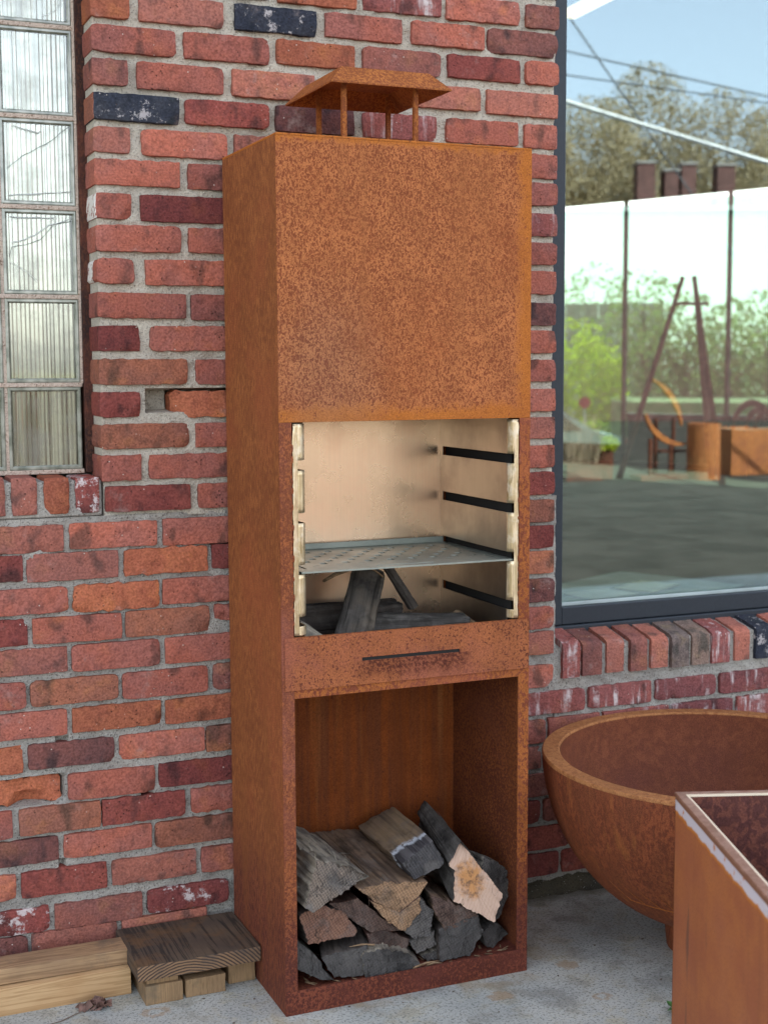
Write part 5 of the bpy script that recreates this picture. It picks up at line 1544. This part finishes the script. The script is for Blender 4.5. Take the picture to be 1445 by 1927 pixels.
# wood in the firebox: beams described by two end points and a section
def stick(p0, p1, w, h, side, end, seed, label, rough=1.0, roll=0.0, group='burnt wood left in the firebox', name='charred_log', taper=0.9):
    rnd = random.Random(seed)
    p0, p1 = Vector(p0), Vector(p1)
    ax = p1 - p0
    L = ax.length
    N, M = 64, 24
    so = rnd.uniform(0, 90)
    V = []; F = []; mi = []
    for k in range(M + 1):
        t = k / M
        s = 1 + (taper - 1) * t
        if k in (0, M): s *= 0.94
        for i in range(N):
            a = 2 * math.pi * i / N
            ca, sa = math.cos(a), math.sin(a)
            e = 0.62
            x = math.copysign(abs(ca) ** e, ca) * w / 2
            z = math.copysign(abs(sa) ** e, sa) * h / 2
            q = s * (1 + rough * (0.16 * nz(ca * 1.6 + so, sa * 1.6, t * 1.2) + 0.09 * nz(ca * 6, sa * 6 + so, t * 2.5) + 0.08 * nz(ca * 13, sa * 13 + so, t * 3) + 0.05 * nz(ca * 26, sa * 26 + so, t * 5)))
            V.append((x * q, L * t + (0.004 * nz(ca * 3 + so, sa * 3, k) if k in (0, M) else 0), z * q))
    for k in range(M):
        for i in range(N):
            a, b = k * N + i, k * N + (i + 1) % N
            F.append((a, a + N, b + N, b)); mi.append(0)
    F.append(tuple(range(N))); mi.append(1)
    F.append(tuple(range(M * N + N - 1, M * N - 1, -1))); mi.append(1)
    o = mesh_obj(name, V, F, None, None, p0, smooth=True, mats=[W_side[side], W_end[end]], midx=mi, sharp=50)
    q = ax.to_track_quat('Y', 'Z').to_matrix().to_4x4() @ Matrix.Rotation(roll, 4, 'Y')
    o.rotation_euler = q.to_euler()
    return tag(o, label, 'firewood', group)
stick((0.176, -0.285, 0.710), (0.262, -0.185, 0.862), 0.080, 0.052, 'charlt', 'brown', 1, 'weathered charred log leaning upright towards the steel plate', 0.8, 0.3)
stick((0.375, -0.165, 0.775), (0.298, -0.165, 0.893), 0.026, 0.02, 'dark', 'brown', 2, 'thin dark stick leaning back from the upright log')
stick((0.225, -0.225, 0.744), (0.462, -0.250, 0.735), 0.060, 0.072, 'char', 'char', 3, 'blackened log lying across the right of the firebox floor', 1.0)
stick((0.075, -0.130, 0.752), (0.36, -0.115, 0.752), 0.055, 0.075, 'dark', 'char', 4, 'dark burnt log across the back of the firebox', 1.2)
stick((0.048, -0.320, 0.782), (0.135, -0.310, 0.722), 0.018, 0.034, 'silver', 'grey', 5, 'silvery stick sticking out at the firebox left slot', 1.0)
stick((0.10, -0.22, 0.722), (0.22, -0.27, 0.722), 0.030, 0.03, 'char', 'char', 6, 'short charred stick on the firebox floor at left', 1.0)
stick((0.46, -0.20, 0.760), (0.535 - 0.045, -0.31, 0.722), 0.022, 0.02, 'tan', 'tan', 7, 'short pale brown stick end beside the right firebox wall', 1.0)
# curled strip of bark on top of the upright log
bm = bmesh.new()
P = [(0.150, 0.853), (0.175, 0.866), (0.205, 0.876), (0.238, 0.880), (0.262, 0.873), (0.278, 0.858)]
rows = []
for i, (x, z) in enumerate(P):
    w = [0.004, 0.010, 0.014, 0.016, 0.020, 0.026][i]
    rows.append([bm.verts.new((x, -0.205 - w + q * w, z + 0.003 * (1 - (q - 1) ** 2) + 0.002 * nz(x * 90, q))) for q in range(3)])
for a, b in zip(rows, rows[1:]):
    for q in range(2): bm.faces.new((a[q], a[q + 1], b[q + 1], b[q]))
bk = bm_obj('bark_strip', bm, W_side['tan'], smooth=True)
md = bk.modifiers.new('thick', 'SOLIDIFY'); md.thickness = 0.003
tag(bk, 'curled strip of pale bark draped over the upright charred log', 'bark')

bm = bmesh.new()
rnd = random.Random(91)
for q in range(150):
    x, y = rnd.uniform(0.03, 0.52), rnd.uniform(-0.366, -0.20)
    l, w = rnd.uniform(0.003, 0.014), rnd.uniform(0.0012, 0.0035)
    a = rnd.uniform(0, 6.28)
    m = Matrix.Translation((x, y, 0.0432)) @ Matrix.Rotation(a, 4, 'Z') @ Matrix.Rotation(rnd.uniform(-0.3, 0.3), 4, 'Y')
    vs = [bm.verts.new(m @ Vector(p)) for p in ((-l, -w, 0), (l, -w * 0.4, 0.0006), (l * 0.8, w, 0.0006), (-l * 0.9, w * 0.8, 0), (0, 0, 0.002))]
    for i in range(4): bm.faces.new((vs[i], vs[(i + 1) % 4], vs[4]))
tag(bm_obj('wood_chips', bm, W_side['tan']), kind='stuff')
for (a, b, r0, lab) in (((0.285, -0.362, 0.0475), (0.345, -0.355, 0.050), 0.0022, 'pale wood splinter on the store floor beside the flat frosted log'), ((0.318, -0.358, 0.0465), (0.352, -0.362, 0.0465), 0.0016, 'short pale splinter at the front of the store floor'), ((0.205, -0.345, 0.105), (0.150, -0.34, 0.108), 0.0018, 'thin white splinter above the second log from left')):
    bm = bmesh.new(); add_tube(bm, [a, Vector(a).lerp(Vector(b), 0.5) + Vector((0, 0, 0.003)), b], [r0, r0 * 1.2, r0 * 0.3], 5)
    tag(bm_obj('splinter', bm, W_side['tan'], smooth=True), lab, 'splinter')

# ------------------------------------------------------------------ timber on the pavement, left
def mat_lumber(name, a, b, dark, grain=38, axis=0, ringy=0.0, contrast=0.6, stain=None):
    n = NT(name)
    sc = [1, 1, 1]; sc[axis] = 0.045
    v = n.shift(n.co(tuple(sc)))
    g = n.noise(v, grain, 4, 0.6, 0.8)
    f = n.noise(v, grain * 5, 3, 0.6)
    k = n.noise(n.shift(n.co()), 7, 4, 0.6)
    c = n.mix(n.ramp(k, 0.35, 0.65), a, b)
    wv = n.math('SINE', n.math('MULTIPLY', g, 46))
    c = n.mix(n.math('MULTIPLY', n.ramp(wv, 0.1, 0.95), contrast), c, dark)
    c = n.mix(n.math('MULTIPLY', n.ramp(f, 0.52, 0.7), 0.4), c, dark)
    if stain:
        c = n.mix(n.math('MULTIPLY', n.ramp(n.noise(n.shift(n.co(), 9), 11, 5, 0.7), 0.48, 0.68), 0.65), c, stain)
    return n.done(c, 0.78, normal=n.bump(n.math('ADD', g, n.math('MULTIPLY', f, 0.5)), 0.5, 0.002), spec=0.25)
M_lum = mat_lumber('pine_lumber', (0.54, 0.35, 0.18), (0.48, 0.29, 0.14), (0.27, 0.14, 0.055), 30, 0, contrast=0.4)
M_lum2 = mat_lumber('aged_pine_lumber', (0.42, 0.265, 0.14), (0.31, 0.195, 0.11), (0.15, 0.085, 0.042), 30, 0, contrast=0.45, stain=(0.13, 0.10, 0.075))
M_plank = mat_lumber('weathered_dark_plank', (0.125, 0.088, 0.058), (0.080, 0.060, 0.046), (0.022, 0.019, 0.017), 26, 1, contrast=0.75, stain=(0.16, 0.085, 0.038))
def mat_endgrain():
    n = NT('arched_end_grain')
    x, y, z = n.xyz()
    k = n.noise(n.co(), 30, 3, 0.6)
    zz = n.math('SUBTRACT', z, -0.075)
    d = n.math('SQRT', n.math('ADD', n.math('MULTIPLY', n.math('SUBTRACT', x, -0.03), n.math('MULTIPLY', n.math('SUBTRACT', x, -0.03), 0.7)), n.math('MULTIPLY', zz, zz)))
    w = n.math('SINE', n.math('ADD', n.math('MULTIPLY', d, 1050), n.math('MULTIPLY', k, 7)))
    c = n.mix(n.ramp(w, -0.2, 0.8), (0.25, 0.15, 0.085), (0.055, 0.04, 0.033))
    c = n.mix(n.ramp(n.noise(n.co(), 14, 4), 0.45, 0.7, 0, 0.6), c, (0.06, 0.052, 0.05))
    return n.done(c, 0.85, normal=n.bump(w, 0.25, 0.0015), spec=0.2)
M_endg = mat_endgrain()
M_block = mat_lumber('offcut_block', (0.34, 0.215, 0.110), (0.26, 0.165, 0.088), (0.11, 0.068, 0.036), 60, 2, contrast=0.3, stain=(0.12, 0.10, 0.07))

def timber(name, lo, hi, mat, label, cat, bev=0.003, seed=1, amp=0.0012, cuts=5, rz=0.0, group=None, endmat=None):
    c = [(lo[i] + hi[i]) / 2 for i in range(3)]
    c[2] = lo[2]
    bm = bmesh.new()
    add_box(bm, [lo[i] - c[i] for i in range(3)], [hi[i] - c[i] for i in range(3)], bev, 2)
    bmesh.ops.subdivide_edges(bm, edges=[e for e in bm.edges if e.calc_length() > 0.02], cuts=cuts, use_grid_fill=True)
    for v in bm.verts:
        p = v.co
        v.co += Vector((nz(p.y * 30 + seed, p.z * 30, p.x * 4), nz(p.x * 7 + seed, p.z * 30, 3), nz(p.x * 7, p.y * 22 + seed, 7))) * amp
    o = bm_obj(name, bm, [mat, endmat or mat], None, c, smooth=True, sharp=35)
    if endmat:
        for f in o.data.polygons:
            if f.normal.y < -0.75: f.material_index = 1
    o.rotation_euler = (0, 0, rz)
    return tag(o, label, cat, group)
timber('timber_beam', (-1.75, -0.1445, 0.0), (-0.2615, -0.052, 0.0575), M_lum, 'pale yellow timber beam on the concrete along the wall, lower of two', 'timber', seed=2)
timber('timber_beam', (-1.70, -0.1295, 0.0590), (-0.2640, -0.060, 0.0915), M_lum2, 'browner timber beam lying on top of the pale beam', 'timber', seed=5)
timber('wood_block', (-0.2475, -0.214, 0.0), (-0.1695, -0.030, 0.0415), M_block, 'short square offcut under the left front of the dark plank', 'timber', seed=8, group='offcut blocks under the dark plank')
timber('wood_block', (-0.1625, -0.211, 0.0), (-0.0775, -0.060, 0.0385), M_block, 'rough greenish offcut under the middle of the dark plank', 'timber', seed=11, amp=0.003, group='offcut blocks under the dark plank')
timber('wood_block', (-0.0635, -0.185, 0.0), (-0.0045, -0.040, 0.0455), M_block, 'dark offcut under the right side of plank beside stove', 'timber', seed=14, amp=0.002, group='offcut blocks under the dark plank')
timber('wood_slip', (-0.243, -0.207, 0.0420), (-0.178, -0.05, 0.0555), M_block, 'thin wooden slip between the left offcut and the plank', 'timber', seed=17, bev=0.001, cuts=2)
timber('dark_plank', (-0.2555, -0.2215, 0.0565), (0.0075, -0.012, 0.0890), M_plank, 'thick dark weathered plank on offcuts between wall and stove', 'plank', bev=0.004, seed=21, amp=0.0015, cuts=8, endmat=M_endg)
bpy.data.objects['dark_plank'].location.x -= 0.0095

# dead leaf
bm = bmesh.new()
rnd = random.Random(77)
for q in range(6):
    cx, cy = rnd.uniform(-0.024, 0.024), rnd.uniform(-0.012, 0.012)
    ang = rnd.uniform(0, 6.28)
    n = 7
    R = rnd.uniform(0.014, 0.024)
    cv = bm.verts.new((cx, cy, rnd.uniform(0.006, 0.016)))
    ring = []
    for i in range(n * 2):
        a = ang + math.pi * i / n
        r = R * (1 if i % 2 == 0 else 0.55) * rnd.uniform(0.7, 1.15)
        ring.append(bm.verts.new((cx + r * math.cos(a), cy + r * math.sin(a) * 0.7, max(0.001, 0.006 + 0.014 * math.sin(a * 1.5 + q) + rnd.uniform(-0.004, 0.006)))))
    for i in range(len(ring)):
        bm.faces.new((cv, ring[i], ring[(i + 1) % len(ring)]))
lf = bm_obj('dead_leaf', bm, plain('dry_leaf', (0.16, 0.085, 0.065), 0.8, var=0.4, scale=60), None, (-0.342, -0.186, 0.0), smooth=False)
tag(lf, 'crumpled brown dead leaf on the concrete before the pale beam', 'leaf')
bm = bmesh.new()
add_tube(bm, [(-0.372, -0.19, 0.003), (-0.42, -0.215, 0.002), (-0.47, -0.225, 0.0015)], 0.0011, 6)
tag(bm_obj('leaf_stalk', bm, plain('dry_stalk', (0.16, 0.12, 0.09), 0.8), smooth=True), 'thin dry stalk lying on concrete left of the leaf', 'twig')

# small grit on the slab
bm = bmesh.new()
rnd = random.Random(31)
for q in range(130):
    x, y = rnd.uniform(-0.5, 1.0), rnd.uniform(-0.75, -0.03)
    if 0 < x < 0.55 and y > -0.38: continue
    r = rnd.choice([0.0008, 0.0012, 0.0018, 0.0026])
    bmesh.ops.create_icosphere(bm, subdivisions=1, radius=1, matrix=Matrix.Translation((x, y, r * 0.4)) @ Matrix.Diagonal((r * rnd.uniform(0.7, 1.8), r, r * 0.7, 1)))
tag(bm_obj('gravel', bm, plain('grit', (0.13, 0.10, 0.075), 0.9, var=0.5, scale=40), smooth=True), kind='stuff')

# ------------------------------------------------------------------ fire bowl
BC = (1.012, -0.4275, 0.0)
bowl = empty('fire_bowl', BC, 'large rusted steel fire bowl with a flat rim beside the stove', 'fire bowl')
C_bowl = corten('rust_bowl', (0.285, 0.082, 0.034), (0.15, 0.043, 0.022), 150, 0.5, 0.5, tint=(0.18, 0.056, 0.026), tint_amt=0.8, soft=0.14, streak=0.35, rough=0.62)
C_bowli = corten('rust_bowl_inside', (0.225, 0.072, 0.034), (0.16, 0.050, 0.026), 60, 0.5, 1.0, tint=(0.15, 0.048, 0.03), tint_amt=0.7, soft=0.2, rough=0.6)
C_rim = corten('rust_rim', (0.44, 0.19, 0.072), (0.27, 0.10, 0.038), 90, 0.42, 1.0, tint=(0.30, 0.13, 0.05), tint_amt=0.5, soft=0.12, rough=0.55)
RB, HB = 0.401, 0.4400
prof = []
for i in range(25):
    t = i / 24
    a = t * 1.19                               # angle down from the rim
    prof.append((RB * math.cos(a) ** 0.80, HB - 0.006 - 0.370 * math.sin(a) ** 1.12))
prof.append((0.0, HB - 0.372))
bm = bmesh.new(); add_lathe(bm, [(RB, HB - 0.0005)] + prof, 96)
bm_obj('shell', bm, C_bowl, bowl, smooth=True, sharp=40)
bm = bmesh.new()
add_lathe(bm, [(RB - 0.040, HB - 0.0008)] + [((RB - 0.040) * math.cos(t * 1.45 / 20) ** 0.80, HB - 0.012 - 0.325 * math.sin(t * 1.45 / 20) ** 1.1) for t in range(21)] + [(0.0, HB - 0.338)], 96)
bm_obj('basin', bm, C_bowli, bowl, smooth=True, sharp=40)
bm = bmesh.new()
add_lathe(bm, [(RB + 0.0005, HB - 0.004), (RB + 0.0005, HB + 0.001), (RB - 0.002, HB + 0.004), (RB - 0.036, HB + 0.004), (RB - 0.0395, HB + 0.001), (RB - 0.0395, HB - 0.012)], 128)
bm_obj('rim', bm, C_rim, bowl, smooth=True, sharp=40)
bm = bmesh.new()
add_lathe(bm, [(0.135, 0.083), (0.124, 0.055), (0.118, 0.0), (0.112, 0.0), (0.112, 0.075)], 64)
bm_obj('foot', bm, C_bowl, bowl, smooth=True, sharp=40)
# ground weld seam and scratches low on the shell
bm = bmesh.new()
def on_bowl(a, ang, off=0.0008):
    r = (RB + off) * math.cos(a) ** 0.80; z = HB - 0.006 - (0.370 + off) * math.sin(a) ** 1.12
    return (r * math.cos(ang), r * math.sin(ang), z)
add_tube(bm, [on_bowl(0.80, math.radians(195 + q * 2.2) , 0.0006) for q in range(40)], 0.0009, 5)
for q in range(9):
    ang = math.radians(196 + q * 7)
    add_tube(bm, [on_bowl(0.80 - 0.022 * s, ang - s * 0.02, 0.0004) for s in range(7)], [0.0008 - 0.0001 * s for s in range(7)], 5)
bm_obj('weld_seam', bm, corten('rust_fresh', (0.42, 0.14, 0.035), (0.28, 0.085, 0.03), 200, 0.3), bowl, smooth=True)

# ------------------------------------------------------------------ square planter in the foreground
PC = (0.4468, -1.0549)
sd = Vector((math.sin(math.radians(19.7 + 180)), math.cos(math.radians(19.7 + 180))))
bd = Vector((math.sin(math.radians(109.7)), math.cos(math.radians(109.7))))
rzp = math.atan2(bd.y, bd.x)
mid = Vector(PC) + sd * 0.30 + bd * 0.30
planter = empty('square_planter', (mid.x, mid.y, 0), 'square rusted steel planter in front at the right, scuffed pale rim', 'planter', rz=rzp)
def mat_planter():
    n = NT('rust_planter_scuffed')
    v = n.co(); x, y, z = n.xyz()
    m = n.noise(v, 14, 4, 0.65); big = n.noise(v, 4, 3, 0.6)
    c = n.mix(n.ramp(m, 0.3, 0.7), (0.37, 0.125, 0.038), (0.30, 0.092, 0.036))
    c = n.mix(n.math('MULTIPLY', n.ramp(big, 0.4, 0.65), 0.5), c, (0.33, 0.115, 0.055))
    g = n.noise(v, 260, 3, 0.65)
    c = n.mix(n.ramp(g, 0.50, 0.66, 0, 0.6), c, (0.19, 0.06, 0.028))
    c = n.mix(n.ramp(n.noise(n.co((1, 1, 0.06), (1, 2, 3)), 26, 4, 0.65), 0.50, 0.72, 0, 0.4), c, (0.21, 0.066, 0.03))
    sk = n.noise(n.co((1, 1, 0.14)), 22, 3, 0.6)
    c = n.mix(n.math('MULTIPLY', n.ramp(sk, 0.63, 0.72), 0.6), c, (0.07, 0.045, 0.035))
    zz = n.math('ADD', z, n.math('MULTIPLY', n.math('SUBTRACT', n.noise(n.co((1, 1, 0.4)), 30, 4, 0.7), 0.5), 0.020))
    c = n.mix(n.ramp(zz, 0.566, 0.572), c, (0.46, 0.155, 0.020))
    c = n.mix(n.math('MULTIPLY', n.ramp(zz, 0.572, 0.576), n.ramp(n.noise(v, 40, 4), 0.30, 0.42)), c, (0.52, 0.47, 0.50))
    c = n.mix(n.ramp(z, 0.5895, 0.592), c, (0.20, 0.09, 0.05))
    return n.done(c, 0.62, normal=n.bump(g, 0.3, 0.0015), spec=0.3)
M_plO = mat_planter()
C_plI = corten('rust_planter_inside', (0.20, 0.072, 0.050), (0.105, 0.040, 0.034), 75, 0.55, 0.9, tint=(0.13, 0.05, 0.045), tint_amt=0.5, soft=0.06)
M_edge = plain('bare_steel_edge', (0.62, 0.52, 0.38), 0.4, 0.4)
hp = 0.30
for q in range(4):
    bm = bmesh.new()
    add_box(bm, (-hp, -hp, 0.0), (hp, -hp + 0.004, 0.600))
    bmesh.ops.rotate(bm, verts=bm.verts, cent=(0, 0, 0), matrix=Matrix.Rotation(q * math.pi / 2, 3, 'Z'))
    for v in bm.verts: v.co *= 1.0
    bm_obj('outer_wall', bm, M_plO, planter)
    bm = bmesh.new()
    add_box(bm, (-hp + 0.018, -hp + 0.016, 0.30), (hp - 0.018, -hp + 0.018, 0.5985))
    bmesh.ops.rotate(bm, verts=bm.verts, cent=(0, 0, 0), matrix=Matrix.Rotation(q * math.pi / 2, 3, 'Z'))
    bm_obj('inner_lining', bm, C_plI, planter)
bm = bmesh.new()
def sqring(a, z): return [bm.verts.new((sx * a, sy * a, z)) for sx, sy in ((-1, -1), (1, -1), (1, 1), (-1, 1))]
rs = [sqring(hp + 0.0012, 0.599), sqring(hp + 0.0006, 0.6022), sqring(hp - 0.017, 0.6022), sqring(hp - 0.0175, 0.599)]
for a, b in zip(rs, rs[1:]):
    for k in range(4): bm.faces.new((a[k], a[(k + 1) % 4], b[(k + 1) % 4], b[k]))
def mat_rimtop():
    n = NT('worn_rim')
    f = n.noise(n.co(), 30, 5, 0.7)
    x, y, z = n.xyz()
    m = n.math('MAXIMUM', n.math('ABSOLUTE', x), n.math('ABSOLUTE', y))
    c = n.mix(n.ramp(f, 0.40, 0.62), (0.20, 0.085, 0.05), (0.30, 0.16, 0.11))
    c = n.mix(n.ramp(n.math('ADD', m, n.math('MULTIPLY', n.math('SUBTRACT', f, 0.5), 0.004)), 0.2868, 0.2858), c, (0.72, 0.60, 0.44))
    return n.done(c, 0.5, spec=0.4)
bm_obj('rim', bm, mat_rimtop(), planter)
bm = bmesh.new()
add_box(bm, (-hp + 0.019, -hp + 0.019, 0.30), (hp - 0.019, hp - 0.019, 0.31))
bm_obj('false_floor', bm, C_plI, planter)

# weed at the foot of the planter
bm = bmesh.new()
rnd = random.Random(5)
for q in range(9):
    a = rnd.uniform(0, 6.28); l = rnd.uniform(0.018, 0.036); w = l * 0.28; up = rnd.uniform(0.2, 0.9)
    d = Vector((math.cos(a), math.sin(a), up)).normalized(); s = Vector((-math.sin(a), math.cos(a), 0))
    p = Vector((0, 0, 0.004))
    c = [p, p + d * l * 0.5 + s * w, p + d * l - Vector((0, 0, 0.01)), p + d * l * 0.5 - s * w]
    vs = [bm.verts.new(x) for x in c]
    m = bm.verts.new(p + d * l * 0.55 + Vector((0, 0, -0.004)))
    for i in range(4): bm.faces.new((vs[i], vs[(i + 1) % 4], m))
M_leaf = plain('weed_leaf', (0.05, 0.13, 0.03), 0.5, var=0.4, scale=30)
tag(bm_obj('weed', bm, M_leaf, None, (0.728, -0.668, 0)), 'small green weed growing from the concrete beside the square planter', 'plant')
